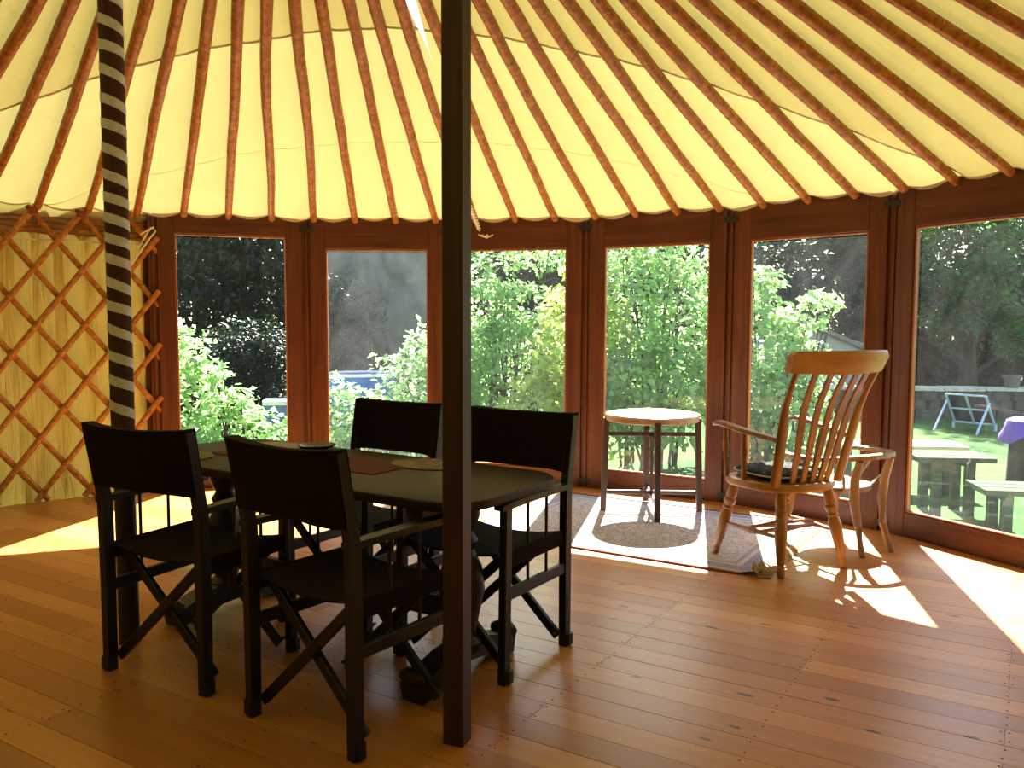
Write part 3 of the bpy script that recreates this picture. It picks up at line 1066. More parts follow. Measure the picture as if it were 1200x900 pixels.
# ------------------------------------------------------------------ round tray table
tt = thing('tray_table', 'small round tray table on crossed straight legs, standing on the rug', 'table', (0.955, 5.73, RUGZ), R(-47.5))
HT = 0.668
top = MB().slab(oval(0.315, 0.315, 48), HT - 0.046, HT - 0.002, 0.006).build('tray_top', M['tray_top'], tt, True)
MB().tube([(0.311 * math.cos(2 * math.pi * k / 48), 0.311 * math.sin(2 * math.pi * k / 48), HT - 0.006) for k in range(49)], 0.009, 8).build('tray_rim', M['tray_top'], top, True)
q = 0.225
corners = [(-q, -q), (q, -q), (q, q), (-q, q)]
for x, y in corners:
    MB().bar((x * 1.03, y * 1.03, 0), (x * 0.97, y * 0.97, HT - 0.030), 0.040, 0.040, (1, 1, 0), 0.004).build('leg', M['tray_wood'], tt)
for (a, b_), z in (((0, 2), 0.128), ((1, 3), 0.108)):
    for nm, zz in (('stretcher', z), ('upper_brace', z + 0.40)):
        pa, pb = corners[a], corners[b_]
        MB().bar((pa[0], pa[1], zz), (pb[0], pb[1], zz), 0.026, 0.026, (0, 0, 1), 0.003).build(nm, M['tray_wood'], tt)
MB().bar((0, 0, 0.118), (0, 0, 0.52), 0.018, 0.018, (1, 0, 0), 0.002).build('centre_rod', M['tray_wood'], tt)

# ------------------------------------------------------------------ spindle back armchair
def turned_leg(parent, p0, p1, name='leg', mat='elm'):
    prof = [(0, .013), (.02, .0165), (.10, .018), (.14, .014), (.16, .018), (.40, .026), (.55, .029), (.64, .022), (.66, .027), (.69, .021), (.72, .027), (.76, .029), (.79, .021), (.81, .024), (.92, .024), (1, .020)]
    return MB().lathe([(a, r * 1.16) for a, r in prof], p0, p1, 16).build(name, M[mat], parent, True)
ac = thing('windsor_armchair', 'tall slatted wooden armchair with turned legs facing the windows', 'armchair', (1.465, 4.545, 0), R(25.4))
SZ = 0.445
seat_o = []
for k in range(36):
    a = 2 * math.pi * k / 36
    x = 0.265 * abs(math.cos(a)) ** 0.75 * (1 if math.cos(a) >= 0 else -1)
    y = 0.245 * abs(math.sin(a)) ** 0.7 * (1 if math.sin(a) >= 0 else -1)
    x *= 1.0 + 0.10 * (y / 0.245)
    seat_o.append((x, y))
MB().slab(seat_o, SZ - 0.022, SZ + 0.022, 0.012).build('seat', M['elm_x'], ac, True)
FEET = {'fl': (-0.245, 0.25), 'fr': (0.245, 0.25), 'rl': (-0.22, -0.245), 'rr': (0.22, -0.245)}
TOPS = {'fl': (-0.185, 0.16), 'fr': (0.185, 0.16), 'rl': (-0.16, -0.165), 'rr': (0.16, -0.165)}
for k in FEET:
    turned_leg(ac, (*FEET[k], 0.0), (*TOPS[k], SZ - 0.018))
def at_z(k, z):
    f = z / (SZ - 0.018)
    return (FEET[k][0] + (TOPS[k][0] - FEET[k][0]) * f, FEET[k][1] + (TOPS[k][1] - FEET[k][1]) * f, z)
strp = [(0, .009), (.3, .012), (.46, .017), (.5, .019), (.54, .017), (.7, .012), (1, .009)]
for a, b_ in (('fl', 'rl'), ('fr', 'rr')):
    MB().lathe(strp, at_z(a, 0.195), at_z(b_, 0.195), 12).build('side_stretcher', M['elm'], ac, True)
pl = (Vector(at_z('fl', .195)) + Vector(at_z('rl', .195))) / 2
pr_ = (Vector(at_z('fr', .195)) + Vector(at_z('rr', .195))) / 2
for dy in (-.05, .05):
    MB().lathe(strp, (pl.x, pl.y + dy, .195), (pr_.x, pr_.y + dy, .195), 12).build('cross_stretcher', M['elm'], ac, True)
BY = -0.205
def back_y(z):
    f = (z - SZ) / 0.66
    return BY - 0.245 * (0.35 * f + 0.65 * f * f) + 0.03 * math.sin(math.pi * min(1, f * 1.6)) * -0.6
def crest_y(u):                                    # u -1..1 across; the crest wraps forward at the ends
    return 0.055 * u * u
CB = 1.058                                         # underside of crest
flat = lambda w, h: [(-w, -h), (w, -h), (w, h), (-w, h)]
for i in range(5):
    u = (-1 + 2 * (i + 1) / 6)
    pts = []
    for k in range(11):
        z = SZ + 0.015 + (CB + 0.01 - SZ - 0.015) * k / 10
        f = k / 10
        x = u * (0.175 + 0.085 * f)
        pts.append((x, back_y(z) + crest_y(u) * (0.5 + 0.5 * f), z))
    MB().sweep(pts, flat(0.0145, 0.006), (1, 0, 0), [1 + .25 * math.sin(math.pi * k / 10) for k in range(11)]).build('lath', M['elm'], ac, True)
for s in (-1, 1):
    pts, sc_ = [], []
    for k in range(13):
        f = k / 12
        z = SZ + 0.015 + (CB - 0.015) * f - (SZ + .0) * f
        x = s * (0.215 + 0.055 * f)
        pts.append((x, back_y(z) + crest_y(1) * (0.5 + 0.5 * f), z))
        wdt = 0.030 if f < 0.15 else (0.032 if f < 0.45 else 0.032 - 0.018 * (f - .45) / .4)
        if f > 0.84:
            wdt = 0.0125 + 0.006 * math.sin(40 * f) ** 2
        sc_.append((wdt, 0.017 if f < .8 else 0.013))
    MB().sweep(pts, [(math.cos(2 * math.pi * q / 12), math.sin(2 * math.pi * q / 12)) for q in range(12)], (1, 0, 0), sc_).build('back_post', M['elm'], ac, True)
# crest rail
vs, fs = [], []
nx = 24
for i in range(nx + 1):
    u = -1 + 2 * i / nx
    x = u * 0.308
    y0 = back_y(CB) + crest_y(u * 1.15)
    hz = 0.118 * (1 - 0.10 * abs(u) ** 3) * (1 if abs(u) < .97 else .82)
    th = 0.021
    z0 = CB - 0.005 - 0.008 * (1 - u * u)
    bk = 0.028
    for k, (dy, dz) in enumerate(((-th + .004, 0.0), (-th, 0.012), (-th - bk * .6, hz * .55), (-th - bk, hz - .012), (-th - bk + .006, hz), (th - bk - .006, hz), (th - bk, hz - .012), (th - bk * .5, hz * .5), (th, .012), (th - .004, 0))):
        vs.append((x + u * .02 * dz / .118, y0 + dy, z0 + dz))
m = 10
for i in range(nx):
    for j in range(m):
        fs.append((i * m + j, i * m + (j + 1) % m, (i + 1) * m + (j + 1) % m, (i + 1) * m + j))
fs += [tuple(range(m - 1, -1, -1)), tuple(range(nx * m, (nx + 1) * m))]
MB().add(vs, fs).build('crest_rail', M['elm_x'], ac, True)
AZ = 0.705
for s in (-1, 1):
    yb = back_y(AZ) + crest_y(1) * .7
    pts = [(s * 0.238, yb + .005, AZ), (s * 0.252, yb + .12, AZ + 0.012), (s * 0.275, yb + .25, AZ + .028), (s * 0.282, yb + .36, AZ + .045), (s * 0.280, yb + .43, AZ + .05), (s * 0.276, yb + .465, AZ + .040)]
    MB().sweep(pts, [(-.02, -.012), (.02, -.012), (.026, -.004), (.026, .006), (.018, .012), (-.018, .012), (-.026, .006), (-.026, -.004)], (1, 0, 0),
               [(.75, 1), (.85, 1), (1.0, 1), (1.15, 1), (1.2, 1), (.9, .9)]).build('armrest', M['elm'], ac, True)
    sp = [(0, .009), (.12, .013), (.2, .010), (.26, .014), (.3, .010), (.38, .014), (.42, .010), (.6, .015), (.75, .011), (1, .009)]
    for y0, y1, za in ((0.16, yb + .385, AZ + .04), (0.02, yb + .235, AZ + .02)):
        MB().lathe([(q0, r0 * 1.25) for q0, r0 in sp], (s * 0.245, y0, SZ + .015), (s * 0.275, y1, za), 12).build('arm_spindle', M['elm'], ac, True)

# cushion lying on the seat
cu = thing('seat_cushion', 'dark patterned cushion on the tall slatted armchair', 'cushion', tuple(ac.matrix_basis @ Vector((0, 0.015, SZ + 0.023))), R(25.4))
vs, fs = [], []
nu, nv = 32, 10
for j in range(nv + 1):
    ph = -math.pi / 2 + math.pi * j / nv
    for i in range(nu):
        a = 2 * math.pi * i / nu
        ex = lambda c, p: abs(c) ** p * (1 if c >= 0 else -1)
        k = max(math.cos(ph), 0) ** 0.5
        dent = -0.012 * (1 - k)
        vs.append((0.215 * k * ex(math.cos(a), .6), 0.20 * k * ex(math.sin(a), .6), 0.030 + 0.030 * math.sin(ph) + (dent if ph > 0 else 0)))
for j in range(nv):
    for i in range(nu):
        fs.append((j * nu + i, j * nu + (i + 1) % nu, (j + 1) * nu + (i + 1) % nu, (j + 1) * nu + i))
cover = MB().add(vs, fs).build('cover', M['cushion'], cu, True)
ex = lambda c, p: abs(c) ** p * (1 if c >= 0 else -1)
MB().tube([(0.217 * ex(math.cos(2 * math.pi * i / 40), .6), 0.202 * ex(math.sin(2 * math.pi * i / 40), .6), 0.030) for i in range(41)], 0.005, 6).build('piping', M['piping'], cover, True)

# ------------------------------------------------------------------ low bow-back chair
bc = thing('bow_chair', 'low wooden chair with a curved bow rail behind the armchair', 'chair', (1.90, 4.955, 0), R(29.5))
SB = 0.35
MB().slab([(x * (1.0 + 0.35 * y), y) for x, y in oval(0.225, 0.215, 36)], SB - .017, SB + .017, 0.008).build('seat', M['ash_grey'], bc, True)
RZ = 0.535
rail = []
for k in range(25):
    a = R(200 + 140 * k / 24 * 1.0) if False else R(172 + 196 * k / 24)
    rail.append((0.315 * math.cos(a), -0.02 + 0.285 * math.sin(a), RZ + 0.02 * max(0, -math.sin(a)) ** 2))
rail = [(rail[0][0] + .035, rail[0][1] + .10, RZ - .006), (rail[0][0] + .005, rail[0][1] + .06, RZ)] + rail + [(rail[-1][0] - .005, rail[-1][1] + .06, RZ), (rail[-1][0] - .035, rail[-1][1] + .10, RZ - .006)]
MB().sweep(rail, [(-.012, -.020), (.012, -.020), (.016, -.01), (.016, .01), (.012, .020), (-.012, .020), (-.016, .01), (-.016, -.01)], (0, 0, 1),
           [(.8, .6)] + [(1, 1)] * (len(rail) - 2) + [(.8, .6)]).build('bow_rail', M['ash_grey'], bc, True)
def cab(parent, pts, r):
    return MB().tube(pts, r, 10).build('leg', M['ash_grey'], parent, True)
for x, xt in ((-0.115, -0.12), (0.118, 0.12)):
    cab(bc, [(x * 1.05, -0.315, 0), (x, -0.295, .05), (x * .9, -0.265, 0.16), (xt, -0.245, 0.30), (xt * 1.05, -0.252, 0.42), (xt * 1.1, -0.285, RZ)], [.016, .017, .022, .028, .026, .020])
for s in (-1, 1):
    cab(bc, [(s * .235, .18, 0), (s * .225, .17, .06), (s * .20, .14, .2), (s * .19, .13, SB - .012)], [.014, .016, .02, .024])
    MB().sweep([(s * .195, .02, SB + .01), (s * .25, -.01, SB + .10), (s * .308, -.03, RZ - .01)], [(-.03, -.007), (.03, -.007), (.03, .007), (-.03, .007)], (0, 1, 0)).build('arm_support', M['ash_grey'], bc, True)
    MB().sweep([(s * .12, -.17, SB + .01), (s * .19, -.22, SB + .10), (s * .245, -.215, RZ)], [(-.025, -.007), (.025, -.007), (.025, .007), (-.025, .007)], (.5, .5, 0)).build('arm_support', M['ash_grey'], bc, True)

# ------------------------------------------------------------------ garden
GZ = -0.30
M['lawn'] = None
g = NT('lawn')
v = g.coords((1, 1, 1), False)
n1 = g.noise(v, 0.5, 4, 0.6)
n2 = g.noise(v, 22, 5, 0.7)
c = g.ramp(g.math('ADD', g.math('MULTIPLY', n1, 0.6), g.math('MULTIPLY', n2, 0.45)), [(0.38, (0.020, 0.065, 0.014)), (0.52, (0.038, 0.11, 0.022)), (0.66, (0.09, 0.15, 0.035)), (0.78, (0.26, 0.26, 0.10))])
g.surf(g.bsdf(c, 0.9, n2, 0.8, 0.05, 0.1).outputs[0])
M['lawn'] = g.m
M['gravel'] = plain('pale gravel', (0.42, 0.42, 0.40), 0.95, 0.45, 70, 0.8)
M['stone'] = plain('dry stone', (0.075, 0.064, 0.05), 0.95, 0.4, 8, 0.6)
M['coping'] = plain('sunlit pale coping', (0.55, 0.48, 0.36), 0.9, 0.25, 12, 0.4)  # light top over dark stone puts the wall's sun and shade into colour
M['bark'] = wood('bark', (0.02, 0.014, 0.01), (0.045, 0.032, 0.022), (0.08, 0.06, 0.045), 'z', 0.9, 0.5, 0.6, 0.1)
M['leaf_lit'] = leaf_mat('bush leaves', (0.05, 0.15, 0.04), (0.17, 0.36, 0.10), (0.62, 0.92, 0.34), 0.5, 0.27, 1.0)
M['leaf_lime'] = leaf_mat('young leaves', (0.10, 0.24, 0.03), (0.22, 0.34, 0.06), (0.85, 0.95, 0.25), 0.6, 0.3, 0.9)
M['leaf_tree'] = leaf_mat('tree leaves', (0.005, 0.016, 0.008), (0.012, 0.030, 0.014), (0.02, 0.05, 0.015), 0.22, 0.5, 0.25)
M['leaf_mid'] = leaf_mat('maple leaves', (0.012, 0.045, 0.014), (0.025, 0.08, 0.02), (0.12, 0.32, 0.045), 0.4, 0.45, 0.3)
M['tarp'] = None
g = NT('grey tarpaulin')
v = g.coords((1, 1, 1), False)
n1 = g.noise(v, 1.3, 5, 0.65, 0.8)
c = g.ramp(n1, [(0.3, (0.03, 0.035, 0.035)), (0.5, (0.075, 0.082, 0.08)), (0.7, (0.12, 0.13, 0.127))])
g.surf(g.bsdf(c, 0.85, n1, 0.4, 0.03, 0.2).outputs[0])
M['tarp'] = g.m
M['blue'] = plain('blue plastic', (0.01, 0.10, 0.60), 0.4)
M['white'] = plain('white plastic', (0.75, 0.77, 0.78), 0.5, 0.05)
M['slate'] = plain('slate blue plastic', (0.10, 0.17, 0.46), 0.45)
M['old_wood'] = wood('weathered planks', (0.02, 0.035, 0.02), (0.04, 0.06, 0.035), (0.09, 0.10, 0.05), 'x', 0.85, 1, 0.3, 0.1)
M['tan_wood'] = wood('sun bleached planks', (0.42, 0.36, 0.20), (0.55, 0.47, 0.27), (0.66, 0.57, 0.34), 'x', 0.85, 1, 0.3, 0.1)
M['cell'] = plain('solar cell glass', (0.010, 0.014, 0.045), 0.45, 0.2, 6, 0.02, 0.25)
M['alu'] = plain('pale alloy frame', (0.45, 0.52, 0.62), 0.45, 0.08)
M['purple'] = plain('purple cloth', (0.13, 0.07, 0.42), 0.8, 0.2)
M['tile'] = plain('brown roof tile', (0.16, 0.115, 0.10), 0.9, 0.25, 10, 0.4)
M['render'] = plain('pale house wall', (0.33, 0.30, 0.26), 0.9, 0.08)
M['car'] = plain('white car paint', (0.70, 0.74, 0.78), 0.25, 0.03, 3, 0.01, 0.6)
M['dark_glass'] = plain('dark glass', (0.03, 0.04, 0.05), 0.1)
M['tyre'] = plain('tyre rubber', (0.02, 0.02, 0.02), 0.8)
M['terracotta'] = plain('weathered pot', (0.16, 0.12, 0.09), 0.9, 0.25)

b = MB()
b.slab([(60 * math.cos(2 * math.pi * k / 64), 8 + 60 * math.sin(2 * math.pi * k / 64)) for k in range(64)], GZ - 0.4, GZ, 0.01)
tag(b.build('ground', M['lawn']), 'sunlit lawn around the yurt', kind='structure')
vs, fs = [], []
n = 40
for j in range(n + 1):
    th = 10 + 120 * j / n
    w = 0.12 * math.sin(j * 1.3) + 0.08 * math.sin(j * 2.9)
    for r, z in ((3.9, GZ + .004), (3.95, GZ + .03), (5.35 + w, GZ + .03), (5.45 + w, GZ + .004)):
        vs.append(tuple(pol(th, r, z)))
for j in range(n):
    for i in range(3):
        fs.append((j * 4 + i, j * 4 + i + 1, (j + 1) * 4 + i + 1, (j + 1) * 4 + i))
tag(MB().add(vs, fs).build('path', M['gravel']), 'pale gravel strip outside the glazed panels', kind='structure')

def leaves_mesh(name, blobs, size, seed, mat, shell=0.5, droop=0.0):
    """leaves as little folded blades spread through ellipsoidal clumps"""
    rg = np.random.default_rng(seed)
    P, Nn = [], []
    for cx_, cy_, cz_, rx, ry, rz_, n in blobs:
        d = rg.normal(size=(n, 3))
        d /= np.linalg.norm(d, axis=1)[:, None]
        # lumpy outline
        lump = 1 + 0.16 * np.sin(d[:, 0] * 7 + seed) * np.sin(d[:, 1] * 6 + 2) + 0.12 * np.sin(d[:, 2] * 9 + d[:, 0] * 5)
        rad = (1 - shell * rg.random(n) ** 1.6) * lump
        P.append(np.array([cx_, cy_, cz_]) + d * rad[:, None] * np.array([rx, ry, rz_]))
        Nn.append(d)
    P = np.concatenate(P); Nn = np.concatenate(Nn)
    n = len(P)
    nor = Nn * 0.5 + rg.normal(size=(n, 3)) * 0.55 + np.array([0, 0, 0.75])
    nor /= np.linalg.norm(nor, axis=1)[:, None]
    ax = np.cross(nor, rg.normal(size=(n, 3)))
    ax /= np.linalg.norm(ax, axis=1)[:, None]
    ax[:, 2] -= droop
    ax /= np.linalg.norm(ax, axis=1)[:, None]
    bx = np.cross(nor, ax)
    s = size * rg.uniform(0.65, 1.3, n)[:, None]
    fold = nor * s * 0.10
    V = np.stack([P, P + ax * s * .45 + bx * s * .30 + fold, P + ax * s * 1.0 - fold * 0.8, P + ax * s * .45 - bx * s * .30 + fold], 1).reshape(-1, 3)
    idx = np.arange(n)[:, None] * 4
    F = np.concatenate([idx + np.array([[0, 1, 2]]), idx + np.array([[0, 2, 3]])], 1).reshape(-1)
    me = bpy.data.meshes.new(name)
    me.vertices.add(len(V)); me.vertices.foreach_set('co', V.astype(np.float32).ravel())
    nf = n * 2
    me.loops.add(nf * 3); me.loops.foreach_set('vertex_index', F.astype(np.int32))
    me.polygons.add(nf)
    me.polygons.foreach_set('loop_start', np.arange(0, nf * 3, 3, dtype=np.int32))
    try:
        me.polygons.foreach_set('loop_total', np.full(nf, 3, dtype=np.int32))
    except Exception:
        pass
    me.update(calc_edges=True)
    at = me.attributes.new('tone', 'FLOAT', 'POINT')
    at.data.foreach_set('value', np.repeat(rg.random(n), 4).astype(np.float32))
    me.materials.append(mat)
    return me

def bush(name, label, base, blobs, size, seed, mat, group='sunlit bushes outside the glazing', nst=6):
    t = thing(name, label, 'bush', (base[0], base[1], GZ), 0, group)
    bl = [(x - base[0], y - base[1], z - GZ, a, b_, c_, int(n * 0.52)) for x, y, z, a, b_, c_, n in blobs]
    me = leaves_mesh('foliage', bl, size * 1.12, seed, M[mat], 0.36)
    o = bpy.data.objects.new('foliage', me)
    COL.objects.link(o); o.parent = t
    o['kind'] = 'stuff'
    pr = random.Random(seed)
    st = MB()
    for x, y, z, a, b_, c_, n in bl:
        for k in range(nst):
            ex_, ey_, ez_ = x + pr.uniform(-.6, .6) * a, y + pr.uniform(-.6, .6) * b_, z + pr.uniform(0.1, .75) * c_
            bx_, by_ = x * .5 + pr.uniform(-.15, .15), y * .5 + pr.uniform(-.15, .15)
            st.tube([(bx_, by_, -.05), ((bx_ + ex_) / 2 + pr.uniform(-.08, .08), (by_ + ey_) / 2, ez_ * .55), (ex_, ey_, ez_)], [.016, .011, .004], 5)
    st.build('stems', M['bark'], t)
    return t

bush('leafy_bush', 'tall bright bush filling the lower left of the first glazed panel', (-3.55, 9.0),
     [(-3.62, 9.0, .35, .55, .55, .80, 3200), (-3.45, 8.9, .95, .28, .3, .3, 500)], .085, 11, 'leaf_lit')
bush('leafy_bush', 'low bright bush in front of the slate blue bin', (-2.75, 8.7),
     [(-2.98, 8.7, -.02, .62, .5, .52, 2700), (-3.08, 8.8, .62, .12, .12, .26, 160), (-2.78, 8.7, .40, .20, .2, .22, 240), (-2.25, 8.7, -.05, .35, .3, .30, 700)], .085, 12, 'leaf_lit')
bush('leafy_bush', 'small bright bush left of the blue tub', (-1.95, 9.3),
     [(-1.95, 9.3, .18, .32, .35, .52, 1300), (-1.55, 9.1, .05, .5, .35, .50, 1500)], .08, 13, 'leaf_lit')
bush('leafy_bush', 'rounded bright bush right of the blue tub', (-0.95, 9.4),
     [(-0.95, 9.4, .30, .60, .55, .85, 4200), (-.70, 9.5, .85, .40, .4, .45, 1500)], .08, 14, 'leaf_lit')
bush('leafy_bush', 'tall layered bush beside the square post, third panel', (-0.15, 10.2),
     [(-.30, 10.4, 1.6, .42, .45, .95, 2200), (0.0, 10.0, .7, .75, .5, .75, 4200), (.1, 10.1, 1.25, .55, .3, .16, 900), (-.1, 10.0, 1.65, .5, .3, .10, 500), (.45, 10.6, 2.25, .5, .4, .35, 900)], .085, 15, 'leaf_lit')
bush('leafy_bush', 'yellow green drooping bush at right of the third panel', (.70, 9.1),
     [(.75, 9.1, .9, .50, .5, 1.05, 4500), (.45, 9.0, .35, .5, .4, .55, 2200)], .09, 16, 'leaf_lime')
bush('leafy_bush', 'big sunlit bush behind the round tray table', (1.45, 9.2),
     [(1.20, 9.3, 1.35, .50, .5, 1.15, 3800), (1.45, 9.0, .55, .75, .5, .62, 4500), (1.95, 9.5, 1.0, .55, .5, .9, 3600), (1.9, 9.6, 2.1, .5, .4, .4, 1200), (1.5, 9.9, 2.3, .5, .4, .4, 900)], .085, 17, 'leaf_lit')
bush('leafy_bush', 'bright bush with reaching sprays left of the slatted armchair', (2.45, 8.6),
     [(2.40, 8.7, .95, .48, .5, .85, 4000), (2.75, 8.6, .45, .50, .45, .62, 3200), (2.85, 8.6, 1.28, .32, .2, .12, 380), (3.10, 8.55, 1.50, .22, .15, .10, 200), (2.45, 8.6, 1.72, .30, .22, .14, 380), (2.95, 8.6, .95, .25, .22, .22, 500)], .085, 18, 'leaf_lit')

# trees beyond: three crowns, copied
def crown_blobs(seed, h):
    pr = random.Random(seed)
    bl = [(0, 0, h * .55, 1.9, 1.7, h * .42, 4200)]
    for k in range(9):
        a = k * 2.4
        rr = pr.uniform(.9, 1.7)
        bl.append((rr * math.cos(a), rr * math.sin(a), h * pr.uniform(.22, .85), pr.uniform(.8, 1.2), pr.uniform(.8, 1.2), pr.uniform(.5, .9), 900))
    return bl
def tree(label, loc, h, me, rz=0.0, s=1.0, tall=1.0, name='broad_tree'):
    t = thing(name, label, 'tree', (loc[0], loc[1], GZ), rz, 'trees beyond the garden')
    o = bpy.data.objects.new('foliage', me)
    COL.objects.link(o); o.parent = t; o.scale = (s, s, s * tall)
    o['kind'] = 'stuff'
    pr = random.Random(int(loc[0] * 10 + 500))
    MB().tube([(0, 0, -.1), (.06, .05, h * .2), (-.03, .08, h * .45), (.05, 0, h * .75)], [.20, .15, .12, .05], 9).build('trunk', M['bark'], t, True)
    br = MB()
    for k in range(7):
        a = k * 2.3
        z = h * (.15 + .08 * k)
        br.tube([(0, 0, z), (.7 * math.cos(a), .7 * math.sin(a), z + .35), (1.5 * math.cos(a), 1.5 * math.sin(a), z + .6)], [.06, .04, .012], 6)
    br.build('branches', M['bark'], t, True)
    return t
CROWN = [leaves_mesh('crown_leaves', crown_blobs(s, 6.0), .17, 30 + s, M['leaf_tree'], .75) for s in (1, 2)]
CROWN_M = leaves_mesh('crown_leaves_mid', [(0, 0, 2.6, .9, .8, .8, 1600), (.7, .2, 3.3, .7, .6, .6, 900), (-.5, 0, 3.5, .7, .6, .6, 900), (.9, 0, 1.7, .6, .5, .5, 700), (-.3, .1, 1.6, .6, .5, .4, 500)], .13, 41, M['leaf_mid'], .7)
TREES = [('black green tree filling the first glazed panel', (-5.3, 12.6), 0, 1.05), ('dark tree behind the low bush in the first panel', (-3.7, 14.2), 1, 1.1),
         ('dark tree rising behind the grey screen', (-1.6, 16.5), 0, 1.2), ('dark tree behind the layered bush of the third panel', (0.6, 15.5), 1, 1.1),
         ('dark tree behind the big sunlit bush', (2.6, 17.5), 0, 1.1), ('dark tree above the brown roofed shed', (5.0, 18.5), 1, 1.25),
         ('dark tree behind the solar panel', (7.4, 17.5), 0, 1.2), ('dark tree beyond the white car', (11.0, 26.0), 1, 1.5),
         ('dark tree at the far right beyond the lawn', (12.2, 19.0), 0, 1.25), ('dark tree behind the brown roofed shed', (7.0, 24.0), 0, 1.5),
         ('dark tree far behind the third panel bush', (-.5, 23.0), 1, 1.5), ('dark tree far behind the first panel', (-7.0, 19.0), 0, 1.5),
         ('dark tree left of the lattice wall end', (-8.2, 13.5), 1, 1.15), ('dark tree far behind the big sunlit bush', (3.4, 25.0), 1, 1.5)]
for i, (lab, loc, k, s) in enumerate(TREES):
    loc = (loc[0] * (loc[1] + 5.5) / loc[1], loc[1] + 5.5)
    tall = 1.8 if (loc[0] > 6.5 or loc[0] < -3) else 1.0
    tree(lab, loc, 6.0 * s * tall, CROWN[k], i * 1.3, s, tall)
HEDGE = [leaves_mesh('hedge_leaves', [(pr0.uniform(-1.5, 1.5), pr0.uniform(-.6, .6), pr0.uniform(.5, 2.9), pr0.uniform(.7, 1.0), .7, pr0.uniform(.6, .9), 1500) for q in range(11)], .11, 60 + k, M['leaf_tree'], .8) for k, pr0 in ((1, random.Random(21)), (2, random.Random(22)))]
SHRUBS = [('dark slender shrub in front of the grey screen, second panel', (-2.80, 11.4), 0, .60), ('dense black green shrub filling the upper first panel', (-5.3, 13.6), 0, 1.05), ('dense dark shrub between the first panel and the grey screen', (-3.4, 14.6), 1, 1.0),
          ('dark shrub just right of the grey screen', (-.4, 15.0), 0, .95), ('dark shrub behind the yellow green bush', (1.3, 15.6), 1, .85),
          ('dark shrub behind the reaching sprays', (4.3, 18.2), 0, 1.25), ('dark shrub to the right of the brown roofed shed', (7.3, 19.2), 1, 1.2),
          ('dark shrub behind the stone wall and solar panel', (9.6, 19.0), 0, 1.2), ('dark shrub left of the white car', (11.6, 21.4), 1, 1.05),
          ('dark shrub at the far right behind the stone wall', (14.0, 19.6), 0, 1.2)]
for i, (lab, loc, k, s_) in enumerate(SHRUBS):
    t = thing('dark_shrub', lab, 'shrub', (loc[0], loc[1], GZ), i * .4, 'shaded shrubs at the end of the garden')
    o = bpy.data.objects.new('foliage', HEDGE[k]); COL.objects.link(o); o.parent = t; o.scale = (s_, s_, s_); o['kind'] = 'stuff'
    st = MB()
    for q in range(6):
        st.tube([(q * .12 - .3, 0, -.1), (q * .25 - .6, .1, .8 * s_), (q * .4 - 1.0, .1 - .05 * q, 1.9 * s_)], [.05, .035, .015], 5)
    st.build('stems', M['bark'], t)
tree('lighter green maple in front of the dark trees, last panel', (8.3, 15.4), 4.0, CROWN_M, 0.4, 1.0, name='young_maple')

# grey tarpaulin screen between posts
p = Vector((-1.85, 12.2, GZ))
t = thing('tarpaulin_screen', 'grey stained tarpaulin screen between poles behind the second panel', 'screen', p, R(4))
vs, fs = [], []
for i in range(15):
    for j in range(7):
        x = -.85 + 1.75 * i / 14
        z = 0.1 + 3.2 * j / 6
        vs.append((x, 0.03 * math.sin(i * 1.3 + j * .5) + .015 * math.sin(j * 2.2), z))
for i in range(14):
    for j in range(6):
        a = i * 7 + j
        fs.append((a, a + 7, a + 8, a + 1))
o = MB().add(vs, fs).build('sheet', M['tarp'], t, True)
sm = o.modifiers.new('thickness', 'SOLIDIFY'); sm.thickness = 0.006
for x in (-.88, .72, .93):
    MB().tube([(x, -.06, -.1), (x + .01, -.06, 1.7), (x, -.06, 3.4)], .035, 8).build('pole', M['bark'], t, True)
MB().tube([(-.30, -.12, 1.0), (-.22, -.12, 1.35), (-.12, -.1, 1.75), (-.10, -.1, 1.80)], [.03, .025, .015, .008], 6).build('stick', M['bark'], t, True)

# blue tub
t = thing('blue_tub', 'blue round tub with a white rim behind the bushes', 'tub', (-1.86, 10.3, GZ))
MB().lathe([(0, .40), (1, .44), (1, .42), (.12, .38)], (0, 0, 0), (0, 0, 0.95), 30).build('body', M['blue'], t, True)
MB().tube([(.432 * math.cos(2 * math.pi * k / 30), .432 * math.sin(2 * math.pi * k / 30), .955) for k in range(31)], .018, 8).build('rim', M['white'], t, True)
# slate blue bin
t = thing('storage_bin', 'slate blue plastic bin half hidden by leaves, first panel', 'bin', (-2.58, 9.65, GZ), R(12))
MB().bar((0, 0, 0), (0, 0, .66), .40, .36, (1, 0, 0), .02, .46, .42).build('body', M['slate'], t)
MB().box((0, 0, .68), (.5, .46, .045), 0, .015).build('lid', M['white'], t)

# brown roofed shed
t = thing('garden_shed', 'pale shed with a brown tiled roof behind the armchair', 'shed', (5.15, 16.2, GZ - .1), R(18))
MB().box((0, 0, .65), (2.4, 1.8, 1.3), 0, .0).build('wall', M['render'], t)
for s in (-1, 1):
    MB().bar((s * 1.4, 0, 1.12), (0, 0, 1.62), 2.1, .07, (0, 1, 0), .005).build('roof_slope', M['tile'], t)
MB().bar((0, -1.07, 1.64), (0, 1.07, 1.64), .12, .07, (1, 0, 0), .01).build('ridge', M['tile'], t)
MB().add([(-1.2, -.905, 1.3), (1.2, -.905, 1.3), (0, -.905, 1.6), (-1.2, .905, 1.3), (1.2, .905, 1.3), (0, .905, 1.6)], [(0, 1, 2), (5, 4, 3), (0, 3, 4, 1), (1, 4, 5, 2), (2, 5, 3, 0)]).build('gable', M['render'], t)
MB().box((-.4, -.91, .55), (.6, .04, 1.1), 0, .004).build('door', M['old_wood'], t)

